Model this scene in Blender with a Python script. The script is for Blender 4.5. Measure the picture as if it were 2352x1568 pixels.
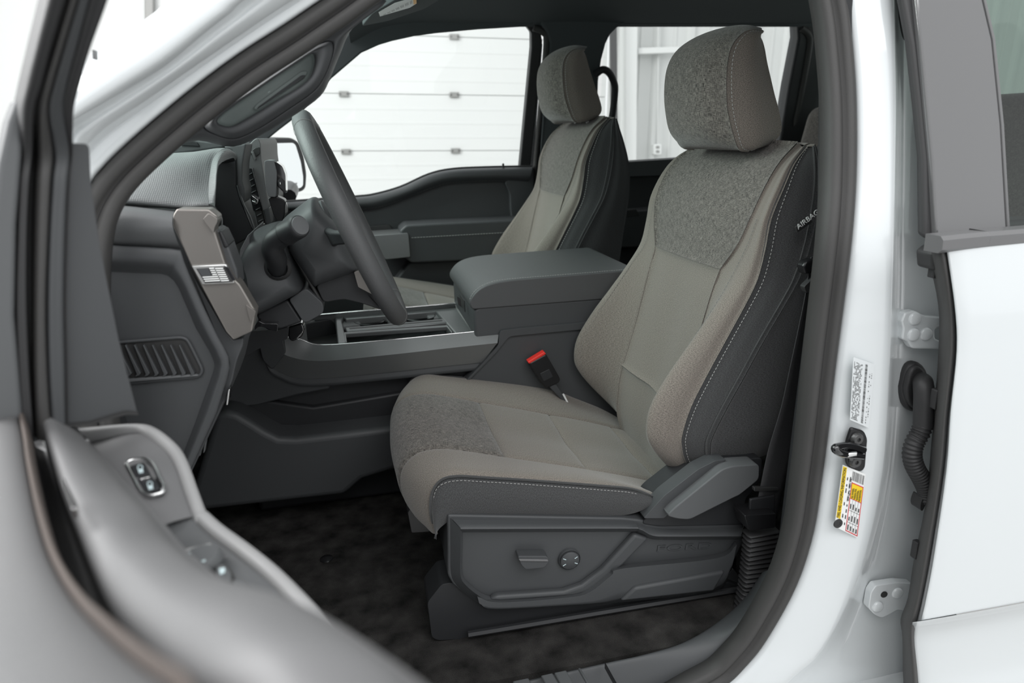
import bpy, bmesh, math, random
from mathutils import Vector, Matrix
from math import sin, cos, tan, pi, radians, sqrt, exp

for o in list(bpy.data.objects):
    bpy.data.objects.remove(o, do_unlink=True)
SC = bpy.context.scene
COL = SC.collection
random.seed(7)

# ------------------------------------------------------------------ camera
# metres; X runs towards the truck's tail, Y from the driver's side to the
# passenger's side, Z up from the cab carpet.
FPX, CX, CY = 1568.0, 1176.0, 784.0
CAM = Vector((0.0, -1.69, 0.85))
_th, _ph, _ro = radians(12), radians(17), radians(1.8)
FW = Vector((sin(_th)*cos(_ph), cos(_th)*cos(_ph), -sin(_ph)))
_r = Vector((cos(_th), -sin(_th), 0)); _u = _r.cross(FW)
RT = _r*cos(_ro) - _u*sin(_ro)
UP = _r*sin(_ro) + _u*cos(_ro)
cd = bpy.data.cameras.new('camera'); cam = bpy.data.objects.new('camera', cd); COL.objects.link(cam)
cam.matrix_world = Matrix(((RT.x, UP.x, -FW.x, CAM.x), (RT.y, UP.y, -FW.y, CAM.y), (RT.z, UP.z, -FW.z, CAM.z), (0, 0, 0, 1)))
cd.sensor_width = 36.0; cd.lens = 36.0*FPX/2352.0; cd.clip_start = 0.01; cd.clip_end = 200
cd.dof.use_dof = True; cd.dof.focus_distance = 1.25; cd.dof.aperture_fstop = 4.5
SC.camera = cam

# ------------------------------------------------------------------ light
W = bpy.data.worlds.new('world'); SC.world = W; W.use_nodes = True
bg = W.node_tree.nodes['Background']
bg.inputs[0].default_value = (0.97, 0.985, 1.0, 1); bg.inputs[1].default_value = 0.88
def area(name, loc, target, size, power, col=(1, 1, 1)):
    l = bpy.data.lights.new(name, 'AREA'); l.shape = 'RECTANGLE'; l.size, l.size_y = size; l.energy = power; l.color = col
    o = bpy.data.objects.new(name, l); COL.objects.link(o); o.location = loc
    o.rotation_euler = (Vector(target)-Vector(loc)).to_track_quat('-Z', 'Y').to_euler()
    return o
# strip lamps of the hall, over the driver's side and over the bonnet
area('hall_lamp', (0.6, -3.2, 3.2), (0.4, -0.2, 0.3), (5.0, 1.6), 70)
area('hall_lamp', (-3.2, 0.4, 3.2), (-0.2, 0.0, 0.6), (2.4, 4.0), 270)
SC.view_settings.view_transform = 'Standard'
SC.view_settings.look = 'None'
SC.view_settings.gamma = 1.0
SC.view_settings.use_curve_mapping = False
SC.view_settings.exposure = 0.42

# ------------------------------------------------------------------ geometry helpers
def V(*a): return Vector(a)
def ray(x, y): return FW + RT*((x-CX)/FPX) - UP*((y-CY)/FPX)
def U(x, y, Y):
    d = ray(x, y); return CAM + d*((Y-CAM.y)/d.y)
def UZ(x, y, Z):
    d = ray(x, y); return CAM + d*((Z-CAM.z)/d.z)
def UX(x, y, X):
    d = ray(x, y); return CAM + d*((X-CAM.x)/d.x)
def UPL(x, y, p, n):
    d = ray(x, y); return CAM + d*((Vector(p)-CAM).dot(n)/d.dot(n))
def halfw(z): return 0.86 - max(0.0, z-0.68)*0.25          # body side leans in above the belt line
def US(x, y, off=0.0):                                       # driver's body side, off metres outwards
    p = U(x, y, -0.86-off)
    for _ in range(12): p = U(x, y, -(halfw(p.z)+off))
    return p
def UR(x, y, off=0.0):                                       # passenger's body side
    p = U(x, y, 0.86+off)
    for _ in range(12): p = U(x, y, halfw(p.z)+off)
    return p
def Q(ox, oy, s):
    return lambda *pts: [(ox+x/s, oy+y/s) for x, y in pts]
K1 = Q(0, 0, 2.904); K2 = Q(700, 0, 2.904); K3 = Q(1400, 0, 2.45); K4 = Q(200, 280, 4.127); K5 = Q(500, 280, 2.8)
K6 = Q(200, 600, 2.8); L1 = Q(0, 940, 2.497); L2 = Q(780, 1060, 2.306); L3 = Q(1640, 600, 1.619); L4 = Q(600, 560, 2.735)
L5 = Q(860, 340, 1.742); L6 = Q(1880, 780, 3.266); M1 = Q(0, 880, 2.279); M2 = Q(0, 200, 1.912); M3 = Q(0, 0, 4.357)

def lerp(a, b, t): return a*(1-t)+b*t
def crv(P, t, closed=False):
    n = len(P)
    if closed:
        i = int(math.floor(t)) % n; f = t-math.floor(t)
        a, b, c, d = P[(i-1) % n], P[i], P[(i+1) % n], P[(i+2) % n]
    else:
        i = min(max(int(math.floor(t)), 0), n-2); f = t-i
        b, c = P[i], P[i+1]
        a = P[i-1] if i > 0 else b*2-c
        d = P[i+2] if i+2 < n else c*2-b
    return (b*2 + (c-a)*f + (a*2-b*5+c*4-d)*(f*f) + (b*3-a-c*3+d)*(f*f*f))*0.5
def smooth(P, k=6, closed=False):
    P = [Vector(p) for p in P]; n = len(P)
    if n < 3 and not closed:
        return [lerp(P[0], P[1], i/k) for i in range(k+1)]
    m = n if closed else n-1
    out = [crv(P, i/k, closed) for i in range(m*k)]
    if not closed: out.append(P[-1].copy())
    return out
def even(P, step=None, n=None, closed=False):                # resample a polyline by length
    P = [Vector(p) for p in P]
    if closed: P = P+[P[0]]
    L = [0.0]
    for a, b in zip(P, P[1:]): L.append(L[-1]+(b-a).length)
    if n is None: n = max(2, int(round(L[-1]/step))+1)
    out = []; j = 0; N = n if closed else n-1
    for i in range(n):
        t = L[-1]*i/N
        while j < len(L)-2 and L[j+1] < t: j += 1
        f = (t-L[j])/max(L[j+1]-L[j], 1e-9); out.append(lerp(P[j], P[j+1], min(max(f, 0), 1)))
    return out
def fil(pts, r, n=4):                                        # round the corners of a closed 2D outline (radius in its own units)
    P = [Vector(p) for p in pts]; out = []; N = len(P)
    for i in range(N):
        a, b, c = P[i-1], P[i], P[(i+1) % N]
        rr = r[i] if isinstance(r, (list, tuple)) else r
        la, lc = (a-b).length, (c-b).length
        if rr <= 0: out.append(b); continue
        p = b+(a-b)*(min(rr, la*0.48)/la); q = b+(c-b)*(min(rr, lc*0.48)/lc)
        for k in range(n+1):
            t = k/n; out.append(p*(1-t)**2 + b*2*t*(1-t) + q*t*t)
    return out

def finish(o, mat, parent, label=None):
    if mat is not None: o.data.materials.append(MAT[mat] if isinstance(mat, str) else mat)
    if parent is not None:
        o.parent = parent
        o.matrix_parent_inverse = Matrix.Translation(-Vector(parent['_w']))if '_w' in parent else Matrix.Identity(4)
    if label: o['label'] = label
    return o
def mk(name, verts, faces, mat, parent=None, sm=True, ang=38, uv=None, label=None):
    me = bpy.data.meshes.new(name); me.from_pydata([tuple(v) for v in verts], [], faces); me.update()
    if sm:
        me.polygons.foreach_set('use_smooth', [True]*len(me.polygons))
        if ang: me.set_sharp_from_angle(angle=radians(ang))
    if uv is not None:
        l = me.uv_layers.new(name='UVMap')
        for lp in me.loops: l.data[lp.index].uv = uv[lp.vertex_index]
    o = bpy.data.objects.new(name, me); COL.objects.link(o)
    return finish(o, mat, parent, label)
def thing(name, label, cat, loc, group=None, kind=None):
    o = bpy.data.objects.new(name, None); COL.objects.link(o); o.location = loc; o.empty_display_size = 0.05
    o['_w'] = tuple(loc)
    if kind: o['kind'] = kind
    else:
        o['label'] = label; o['category'] = cat
    if kind and label: o['label'] = label
    if group: o['group'] = group
    return o
def tag(o, label, cat, group=None):
    o['label'] = label; o['category'] = cat
    if group: o['group'] = group
    return o
def struct(o, label=None):
    o['kind'] = 'structure'
    if label: o['label'] = label
    return o
def bev(o, w, seg=3, ang=35):
    m = o.modifiers.new('bevel', 'BEVEL'); m.width = w; m.segments = seg; m.limit_method = 'ANGLE'; m.angle_limit = radians(ang)
    m.harden_normals = False
    return o
def solid(o, t, off=-1):
    m = o.modifiers.new('solid', 'SOLIDIFY'); m.thickness = t; m.offset = off; return o
def prism(name, P, d, mat, parent=None, bw=0.003, seg=3, sm=True, label=None):
    """closed outline P (3D, roughly flat) pushed along vector d"""
    P = [Vector(p) for p in P]; d = Vector(d); n = len(P)
    nv = Vector((0, 0, 0))
    for i in range(n):
        a, b = P[i], P[(i+1) % n]; nv += a.cross(b)
    if nv.dot(d) > 0: P = P[::-1]                              # front face looks against d
    vs = P+[p+d for p in P]
    fs = [tuple(range(n)), tuple(range(2*n-1, n-1, -1))]+[(i, i+n, (i+1) % n+n, (i+1) % n) for i in range(n)]
    o = mk(name, vs, fs, mat, parent, sm, label=label)
    if bw: bev(o, bw, seg)
    return o
def slab(name, px, Y, depth, mat, parent=None, r=0, bw=0.003, seg=3, f=None, label=None, n=4):
    """outline traced at lateral plane Y, depth metres thick towards the passenger side"""
    if r: px = fil(px, r, n)
    f = f or U
    return prism(name, [f(p[0], p[1], Y) for p in px], (0, depth, 0), mat, parent, bw, seg, label=label)
def pillow(name, px, Y, depth, mat, parent=None, smin=.6, wide=.4, r=0, label=None, n=7):
    """rounded body: silhouette px traced where it is widest, domed towards the camera side"""
    if r: px = fil(px, r)
    px = [Vector(p) for p in px]; c = sum(px, Vector((0, 0)))/len(px); rings = []
    for k in range(n+1):
        t = k/n; s = smin+(1-smin)*(1-(1-t)**2)**.5; rings.append((s, Y+depth*wide*t))
    for k in range(1, 4): rings.append((1-.12*(k/3)**2, Y+depth*(wide+(1-wide)*k/3)))
    m = len(px); vs = []; fs = []
    yw = Y+depth*wide; base = [U(p.x, p.y, yw) for p in px]; c3 = sum(base, Vector((0, 0, 0)))/m
    for s, y in rings:
        for b in base: vs.append(Vector((c3.x+(b.x-c3.x)*s, y, c3.z+(b.z-c3.z)*s)))
    R = len(rings)
    for i in range(R-1):
        for j in range(m): fs.append((i*m+j, i*m+(j+1) % m, (i+1)*m+(j+1) % m, (i+1)*m+j))
    fs.append(tuple(range(m-1, -1, -1))); fs.append(tuple(range((R-1)*m, R*m)))
    o = mk(name, vs, fs, mat, parent, True, 50, label=label)
    bm = bmesh.new(); bm.from_mesh(o.data); bmesh.ops.recalc_face_normals(bm, faces=bm.faces); bm.to_mesh(o.data); bm.free()
    return o
def rbox(name, c, s, mat, parent=None, R=None, bw=0.004, seg=3, label=None, taper=None):
    R = R or Matrix.Identity(3); c = Vector(c)
    vs = []
    for z in (-.5, .5):
        for y in (-.5, .5):
            for x in (-.5, .5):
                k = taper if (taper and z > 0) else 1
                vs.append(c+R@Vector((x*s[0]*k, y*s[1]*k, z*s[2])))
    fs = [(0, 2, 3, 1), (4, 5, 7, 6), (0, 1, 5, 4), (2, 6, 7, 3), (0, 4, 6, 2), (1, 3, 7, 5)]
    o = mk(name, vs, fs, mat, parent, label=label, uv=[(v.y+v.x*.3, v.z+v.x*.3) for v in vs])
    if bw: bev(o, bw, seg)
    return o
def frames(P, ref, closed=False):
    n = len(P); out = []
    for i in range(n):
        a = P[i-1] if (i > 0 or closed) else P[i]; b = P[(i+1) % n] if (i < n-1 or closed) else P[i]
        t = (b-a).normalized(); rv = ref(P[i]) if callable(ref) else Vector(ref)
        s = t.cross(rv).normalized(); nn = s.cross(t).normalized(); out.append((t, s, nn))
    return out
def sweep(name, P, prof, ref, mat, parent=None, closed=False, pclosed=True, caps=True, ang=50, label=None, scale=None):
    """profile points (a along t x ref, b along ref) carried along the path"""
    P = [Vector(p) for p in P]; fr = frames(P, ref, closed); m = len(prof); vs = []; uv = []; L = 0
    for i, p in enumerate(P):
        if i: L += (p-P[i-1]).length
        k = scale(i/(len(P)-1)) if scale else 1.0
        for j, (a, b) in enumerate(prof):
            vs.append(p+fr[i][1]*a*k+fr[i][2]*b*k); uv.append((j/m*0.05, L))
    fs = []; n = len(P); mm = m if pclosed else m-1
    for i in range(n if closed else n-1):
        i2 = (i+1) % n
        for j in range(mm):
            j2 = (j+1) % m; fs.append((i*m+j, i*m+j2, i2*m+j2, i2*m+j))
    if caps and pclosed and not closed:
        fs.append(tuple(range(m-1, -1, -1))); fs.append(tuple(range((n-1)*m, n*m)))
    o = mk(name, vs, fs, mat, parent, True, ang, uv, label)
    bm = bmesh.new(); bm.from_mesh(o.data); bmesh.ops.recalc_face_normals(bm, faces=bm.faces); bm.to_mesh(o.data); bm.free()
    return o
def circ(r, n=10, sy=1.0): return [(r*cos(2*pi*i/n), r*sy*sin(2*pi*i/n)) for i in range(n)]
def tube(name, P, r, mat, parent=None, closed=False, n=10, ref=(0.13, 0.97, 0.21), label=None, scale=None, sy=1.0):
    return sweep(name, P, circ(r, n, sy), ref, mat, parent, closed, True, True, 60, label, scale)
def lathe(name, c, axis, prof, mat, parent=None, n=24, label=None):
    """profile (radius, along axis) turned about axis"""
    a = Vector(axis).normalized(); x = a.orthogonal().normalized(); y = a.cross(x); c = Vector(c); vs = []; fs = []; m = len(prof)
    for i in range(n):
        t = 2*pi*i/n
        for r, h in prof: vs.append(c+a*h+(x*cos(t)+y*sin(t))*max(r, 1e-5))
    for i in range(n):
        for j in range(m-1): fs.append((i*m+j, ((i+1) % n)*m+j, ((i+1) % n)*m+j+1, i*m+j+1))
    o = mk(name, vs, fs, mat, parent, label=label)
    bm = bmesh.new(); bm.from_mesh(o.data); bmesh.ops.remove_doubles(bm, verts=bm.verts, dist=1e-5)
    bmesh.ops.recalc_face_normals(bm, faces=bm.faces); bm.to_mesh(o.data); bm.free()
    return o
def edge_params(n, dense):
    """0..1 with extra samples close to both ends"""
    t = [i/n for i in range(n+1)]
    if dense:
        for e in dense: t += [e, 1-e]
    return sorted(set(round(x, 5) for x in t))
def patch(name, net, mat, parent=None, nu=6, nv=6, puff=0.0, tuck=0.0, tr=0.006, closed=False, flip=False, thick=0.0, dense=True, label=None, edges='uv', linu=False, ang=0):
    """net[i][j]: control curves i, each with the same number of points j; bicubic sheet.
    puff swells the middle, tuck pulls the border in like a sewn seam (edges: which borders)"""
    net = [[Vector(p) for p in c] for c in net]; A, B = len(net), len(net[0])
    d = (0.008, 0.02, 0.045) if (dense and (tuck or puff)) else None
    us = [t*(A-1) for t in edge_params(nu*(A-1), d)]; vs_ = [t*(B-1) for t in edge_params(nv*(B-1), d)]
    if closed: us = [A*i/(nu*A) for i in range(nu*A)]
    G = []
    for u in us:
        row = []
        for v in vs_:
            cc = [crv(c, v) for c in net]
            if A == 2: p = lerp(cc[0], cc[1], u)
            elif linu:
                k = min(int(u), A-2); p = lerp(cc[k], cc[k+1], u-k)
            else: p = crv(cc, u, closed)
            row.append(p)
        G.append(row)
    NU, NV = len(G), len(G[0])
    # metric uv
    lu = [0.0]
    for i in range(1, NU): lu.append(lu[-1]+(G[i][NV//2]-G[i-1][NV//2]).length)
    lv = [0.0]
    for j in range(1, NV): lv.append(lv[-1]+(G[NU//2][j]-G[NU//2][j-1]).length)
    if puff or tuck:
        H = [[None]*NV for _ in range(NU)]
        for i in range(NU):
            for j in range(NV):
                a = G[min(i+1, NU-1)][j]-G[max(i-1, 0)][j]; b = G[i][min(j+1, NV-1)]-G[i][max(j-1, 0)]
                nn = a.cross(b)
                if nn.length < 1e-12: H[i][j] = G[i][j]; continue
                nn.normalize()
                if flip: nn = -nn
                ds = []
                if 'u' in edges: ds += [lu[i], lu[-1]-lu[i]]
                if 'v' in edges: ds += [lv[j], lv[-1]-lv[j]]
                if 's' in edges: ds += [lu[i]]
                if 'e' in edges: ds += [lu[-1]-lu[i]]
                if 'b' in edges: ds += [lv[j]]
                if 't' in edges: ds += [lv[-1]-lv[j]]
                dd = min(ds) if ds else 9
                k = 1
                if puff:
                    if 'u' in edges: k *= sin(pi*lu[i]/lu[-1])**0.6 if 0 < i < NU-1 else 0
                    if 'v' in edges: k *= sin(pi*lv[j]/lv[-1])**0.6 if 0 < j < NV-1 else 0
                H[i][j] = G[i][j]+nn*(puff*k-tuck*exp(-dd/tr))
        G = H
    vs = [p for r in G for p in r]; uv = [(lu[i], lv[j]) for i in range(NU) for j in range(NV)]
    fs = []
    for i in range(NU if closed else NU-1):
        i2 = (i+1) % NU
        for j in range(NV-1):
            f = (i*NV+j, i2*NV+j, i2*NV+j+1, i*NV+j+1); fs.append(f[::-1] if flip else f)
    o = mk(name, vs, fs, mat, parent, True, ang, uv, label)
    if thick: solid(o, thick)
    o['_g'] = 0; del o['_g']
    return o
def stitches(name, P, mat, parent, step=0.0065, ln=0.0040, w=0.0006, n=None, lift=0.0006):
    """a run of sewn thread dashes lying along a path"""
    P = even(P, step=step); vs = []; fs = []
    for i in range(len(P)-1):
        a = P[i]; d = (P[i+1]-P[i]).normalized(); nn = (n(a) if callable(n) else Vector(n)).normalized(); s = d.cross(nn).normalized()
        a = a+nn*lift; b = a+d*ln; k = len(vs)
        for q in (a, b):
            vs += [q-s*w, q+nn*w, q+s*w, q-nn*w]
        fs += [(k, k+1, k+5, k+4), (k+1, k+2, k+6, k+5), (k+2, k+3, k+7, k+6), (k+3, k, k+4, k+7), (k+3, k+2, k+1, k), (k+4, k+5, k+6, k+7)]
    o = mk(name, vs, fs, mat, parent, False)
    o['kind'] = 'stuff'
    return o
def text(name, s, size, o3, xd, yd, mat, parent, depth=0.0004, label=None, align='LEFT', sx=1.0):
    c = bpy.data.curves.new(name, 'FONT'); c.body = s; c.size = size; c.extrude = depth; c.align_x = align; c.resolution_u = 3
    t = bpy.data.objects.new(name, c); COL.objects.link(t)
    bpy.context.view_layer.update()
    me = bpy.data.meshes.new_from_object(t.evaluated_get(bpy.context.evaluated_depsgraph_get()))
    bpy.data.objects.remove(t, do_unlink=True); bpy.data.curves.remove(c)
    xd = Vector(xd).normalized(); yd = Vector(yd); yd = (yd-xd*yd.dot(xd)).normalized(); zd = xd.cross(yd); o3 = Vector(o3)
    for v in me.vertices: v.co = o3+xd*(v.co.x*sx)+yd*v.co.y+zd*v.co.z
    me.name = name; o = bpy.data.objects.new(name, me); COL.objects.link(o)
    return finish(o, mat, parent, label)
def copy_tree(o, delta=None, parent=None):
    c = o.copy(); COL.objects.link(c); c.parent = parent; c.matrix_parent_inverse = o.matrix_parent_inverse.copy()
    if delta is not None: c.location = Vector(o.location)+Vector(delta)
    for ch in [x for x in bpy.data.objects if x.parent == o and x != c]: copy_tree(ch, None, c)
    return c

# ------------------------------------------------------------------ materials
MAT = {}
def newmat(name):
    m = bpy.data.materials.new(name); m.use_nodes = True; MAT[name] = m
    nt = m.node_tree; b = nt.nodes['Principled BSDF']; return m, nt, b
def node(nt, t, **kw):
    n = nt.nodes.new(t)
    for k, v in kw.items():
        if k.startswith('i_'): n.inputs[k[2:].replace('_', ' ')].default_value = v
        else: setattr(n, k, v)
    return n
def plain(name, col, rough=0.5, metal=0.0, grain=0.0, gscale=1400, coat=0.0, spec=0.5, var=0.0, ior=1.45):
    m, nt, b = newmat(name)
    b.inputs['Base Color'].default_value = (*col, 1); b.inputs['Roughness'].default_value = rough; b.inputs['Metallic'].default_value = metal
    b.inputs['Coat Weight'].default_value = coat; b.inputs['Coat Roughness'].default_value = 0.04; b.inputs['Specular IOR Level'].default_value = spec
    b.inputs['IOR'].default_value = ior
    if grain or var:
        tc = node(nt, 'ShaderNodeTexCoord'); nz = node(nt, 'ShaderNodeTexNoise'); nz.inputs['Scale'].default_value = gscale; nz.inputs['Detail'].default_value = 3
        nt.links.new(tc.outputs['Object'], nz.inputs['Vector'])
        if grain:
            bp = node(nt, 'ShaderNodeBump'); bp.inputs['Strength'].default_value = grain; bp.inputs['Distance'].default_value = 0.0006
            nt.links.new(nz.outputs['Fac'], bp.inputs['Height']); nt.links.new(bp.outputs['Normal'], b.inputs['Normal'])
        if var:
            mx = node(nt, 'ShaderNodeMix', data_type='RGBA'); mx.inputs[6].default_value = (*[c*(1-var) for c in col], 1); mx.inputs[7].default_value = (*[min(1, c*(1+var)) for c in col], 1)
            nt.links.new(nz.outputs['Fac'], mx.inputs[0]); nt.links.new(mx.outputs[2], b.inputs['Base Color'])
    return m
plain('plastic', (0.055, 0.058, 0.061), 0.50, grain=0.25)
plain('plastic_dark', (0.022, 0.023, 0.025), 0.5, grain=0.2)
plain('plastic_soft', (0.092, 0.096, 0.099), 0.55, grain=0.3, gscale=900)
plain('trim_grey', (0.135, 0.135, 0.137), 0.5, grain=0.15)
plain('trim_light', (0.30, 0.30, 0.30), 0.45, grain=0.1)
plain('rubber', (0.030, 0.030, 0.031), 0.5, grain=0.2, gscale=700)
plain('rubber_soft', (0.045, 0.044, 0.043), 0.55, grain=0.35, gscale=600)
plain('black_gloss', (0.010, 0.010, 0.011), 0.06, coat=1.0)
plain('black_part', (0.012, 0.012, 0.013), 0.28)
plain('pillar_gloss', (0.10, 0.10, 0.102), 0.05, coat=1.0, ior=1.6)
plain('paint_white', (0.66, 0.69, 0.70), 0.28, coat=1.0)
plain('chrome', (0.82, 0.82, 0.82), 0.12, metal=1.0)
plain('pewter', (0.25, 0.235, 0.22), 0.38, metal=0.75, grain=0.1, gscale=2500)
plain('console_metal', (0.22, 0.226, 0.228), 0.38, metal=0.6, grain=0.1, gscale=2500)
plain('silver', (0.62, 0.62, 0.61), 0.30, metal=0.8)
plain('steel_grey', (0.10, 0.10, 0.10), 0.35, metal=0.7)
plain('leather', (0.072, 0.074, 0.076), 0.50, grain=0.5, gscale=420)
plain('headliner', (0.060, 0.068, 0.071), 0.9, grain=0.6, gscale=900)
plain('red', (0.75, 0.035, 0.025), 0.4)
plain('thread', (0.34, 0.34, 0.33), 0.7)
plain('thread_dim', (0.15, 0.15, 0.145), 0.7)
plain('label_white', (0.80, 0.81, 0.80), 0.5)
plain('label_black', (0.03, 0.03, 0.03), 0.5)
plain('label_yellow', (0.85, 0.60, 0.02), 0.5)
plain('label_red', (0.65, 0.05, 0.06), 0.5)
plain('label_orange', (0.85, 0.40, 0.04), 0.5)
plain('wall_white', (0.70, 0.71, 0.70), 0.6, grain=0.1, gscale=60)
plain('siding', (0.60, 0.61, 0.60), 0.45)
plain('hardware', (0.30, 0.30, 0.29), 0.5, metal=0.4)
plain('concrete', (0.50, 0.50, 0.49), 0.6, var=0.08, gscale=3)
plain('moulding', (0.088, 0.088, 0.089), 0.5, grain=0.15)
plain('pocket_lit', (0.29, 0.33, 0.32), 0.6, grain=0.2)  # trim plastic made paler and greener: windscreen light painted into the handle pocket
plain('felt', (0.085, 0.070, 0.062), 0.9, grain=0.6, gscale=900)
plain('belt_metal', (0.12, 0.12, 0.122), 0.42, coat=0.3)
plain('webbing', (0.038, 0.038, 0.040), 0.7, grain=0.8, gscale=500)
plain('icon', (0.55, 0.66, 0.68), 0.5)
plain('mirror', (0.86, 0.88, 0.88), 0.02, metal=1.0)
plain('screen', (0.02, 0.02, 0.022), 0.08, coat=1.0)

def fabric(name, base, kind):
    m, nt, b = newmat(name); b.inputs['Roughness'].default_value = 0.92; b.inputs['Specular IOR Level'].default_value = 0.2
    b.inputs['Sheen Weight'].default_value = 0.25; b.inputs['Sheen Roughness'].default_value = 0.5
    uv = node(nt, 'ShaderNodeUVMap'); L = nt.links.new
    def noise(sx, sy, det=2, rot=0):
        mp = node(nt, 'ShaderNodeMapping'); mp.inputs['Scale'].default_value = (sx, sy, 1); mp.inputs['Rotation'].default_value = (0, 0, rot)
        L(uv.outputs[0], mp.inputs[0]); n = node(nt, 'ShaderNodeTexNoise'); n.inputs['Scale'].default_value = 1; n.inputs['Detail'].default_value = det
        L(mp.outputs[0], n.inputs['Vector']); return n.outputs['Fac']
    def ramp(f, a, b_, c0, c1):
        r = node(nt, 'ShaderNodeValToRGB'); r.color_ramp.elements[0].position = a; r.color_ramp.elements[1].position = b_
        r.color_ramp.elements[0].color = (*c0, 1); r.color_ramp.elements[1].color = (*c1, 1); L(f, r.inputs[0]); return r.outputs[0]
    def mth(op, a, b_):
        n = node(nt, 'ShaderNodeMath', operation=op)
        for i, q in enumerate((a, b_)):
            if isinstance(q, (int, float)): n.inputs[i].default_value = q
            else: L(q, n.inputs[i])
        return n.outputs[0]
    if kind == 'weave':
        h = noise(120, 1150, 1); v = noise(1150, 120, 1); big = noise(70, 70, 3)
        f = mth('MAXIMUM', h, v); f = mth('ADD', mth('MULTIPLY', f, 0.85), mth('MULTIPLY', big, 0.15))
        col = ramp(f, 0.44, 0.66, [c*0.28 for c in base], [c*1.75 for c in base])
    else:
        f1 = noise(820, 820, 1); f2 = noise(380, 1250, 1, 0.7)
        f = mth('ADD', mth('MULTIPLY', f1, 0.5), mth('MULTIPLY', f2, 0.5))
        lo, hi = (0.3, 1.7)
        col = ramp(f, 0.3, 0.7, [c*lo for c in base], [c*hi for c in base])
    L(col, b.inputs['Base Color'])
    bp = node(nt, 'ShaderNodeBump'); bp.inputs['Strength'].default_value = 0.7; bp.inputs['Distance'].default_value = 0.0008
    L(f, bp.inputs['Height']); L(bp.outputs[0], b.inputs['Normal'])
fabric('fab_light', (0.176, 0.157, 0.137), 'plain')
fabric('fab_dark', (0.052, 0.053, 0.054), 'plain')
fabric('fab_weave', (0.118, 0.108, 0.097), 'weave')

def carpet():
    m, nt, b = newmat('carpet'); b.inputs['Roughness'].default_value = 0.97; b.inputs['Specular IOR Level'].default_value = 0.1
    tc = node(nt, 'ShaderNodeTexCoord'); L = nt.links.new
    n1 = node(nt, 'ShaderNodeTexNoise'); n1.inputs['Scale'].default_value = 900; n1.inputs['Detail'].default_value = 6
    n2 = node(nt, 'ShaderNodeTexNoise'); n2.inputs['Scale'].default_value = 22; n2.inputs['Detail'].default_value = 4
    L(tc.outputs['Object'], n1.inputs['Vector']); L(tc.outputs['Object'], n2.inputs['Vector'])
    a = node(nt, 'ShaderNodeMath', operation='MULTIPLY'); L(n1.outputs['Fac'], a.inputs[0]); L(n2.outputs['Fac'], a.inputs[1])
    r = node(nt, 'ShaderNodeValToRGB'); r.color_ramp.elements[0].position = 0.1; r.color_ramp.elements[1].position = 0.45
    r.color_ramp.elements[0].color = (0.006, 0.006, 0.006, 1); r.color_ramp.elements[1].color = (0.090, 0.086, 0.082, 1)
    L(a.outputs[0], r.inputs[0]); L(r.outputs[0], b.inputs['Base Color'])
    bp = node(nt, 'ShaderNodeBump'); bp.inputs['Strength'].default_value = 0.9; bp.inputs['Distance'].default_value = 0.004
    L(n1.outputs['Fac'], bp.inputs['Height']); L(bp.outputs[0], b.inputs['Normal'])
carpet()
def hexgrain():
    m, nt, b = newmat('dash_grain'); L = nt.links.new
    b.inputs['Base Color'].default_value = (0.135, 0.145, 0.146, 1); b.inputs['Roughness'].default_value = 0.5
    tc = node(nt, 'ShaderNodeTexCoord'); vo = node(nt, 'ShaderNodeTexVoronoi', feature='F1'); vo.inputs['Scale'].default_value = 400; vo.inputs['Randomness'].default_value = 0.12
    L(tc.outputs['Object'], vo.inputs['Vector'])
    bp = node(nt, 'ShaderNodeBump'); bp.inputs['Strength'].default_value = 0.55; bp.inputs['Distance'].default_value = 0.0012
    L(vo.outputs['Distance'], bp.inputs['Height']); L(bp.outputs[0], b.inputs['Normal'])
hexgrain()
def glass(name, tint, refl=0.05):
    m = bpy.data.materials.new(name); m.use_nodes = True; MAT[name] = m; nt = m.node_tree; nt.nodes.clear(); L = nt.links.new
    o = node(nt, 'ShaderNodeOutputMaterial'); t = node(nt, 'ShaderNodeBsdfTransparent'); t.inputs[0].default_value = (*tint, 1)
    g = node(nt, 'ShaderNodeBsdfGlossy'); g.inputs['Roughness'].default_value = 0.01; g.inputs[0].default_value = (1, 1, 1, 1)
    lw = node(nt, 'ShaderNodeLayerWeight'); lw.inputs[0].default_value = 0.5; mx = node(nt, 'ShaderNodeMixShader')
    pw = node(nt, 'ShaderNodeMath', operation='POWER'); pw.inputs[1].default_value = 5; ad = node(nt, 'ShaderNodeMath', operation='MULTIPLY_ADD')
    ad.inputs[1].default_value = 0.92; ad.inputs[2].default_value = refl
    L(lw.outputs['Facing'], pw.inputs[0]); L(pw.outputs[0], ad.inputs[0])
    L(ad.outputs[0], mx.inputs[0]); L(t.outputs[0], mx.inputs[1]); L(g.outputs[0], mx.inputs[2]); L(mx.outputs[0], o.inputs[0])
glass('glass_clear', (0.96, 0.985, 0.975)); glass('glass_screen', (0.80, 0.95, 0.90)); glass('glass_dark', (0.52, 0.60, 0.56))

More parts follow.
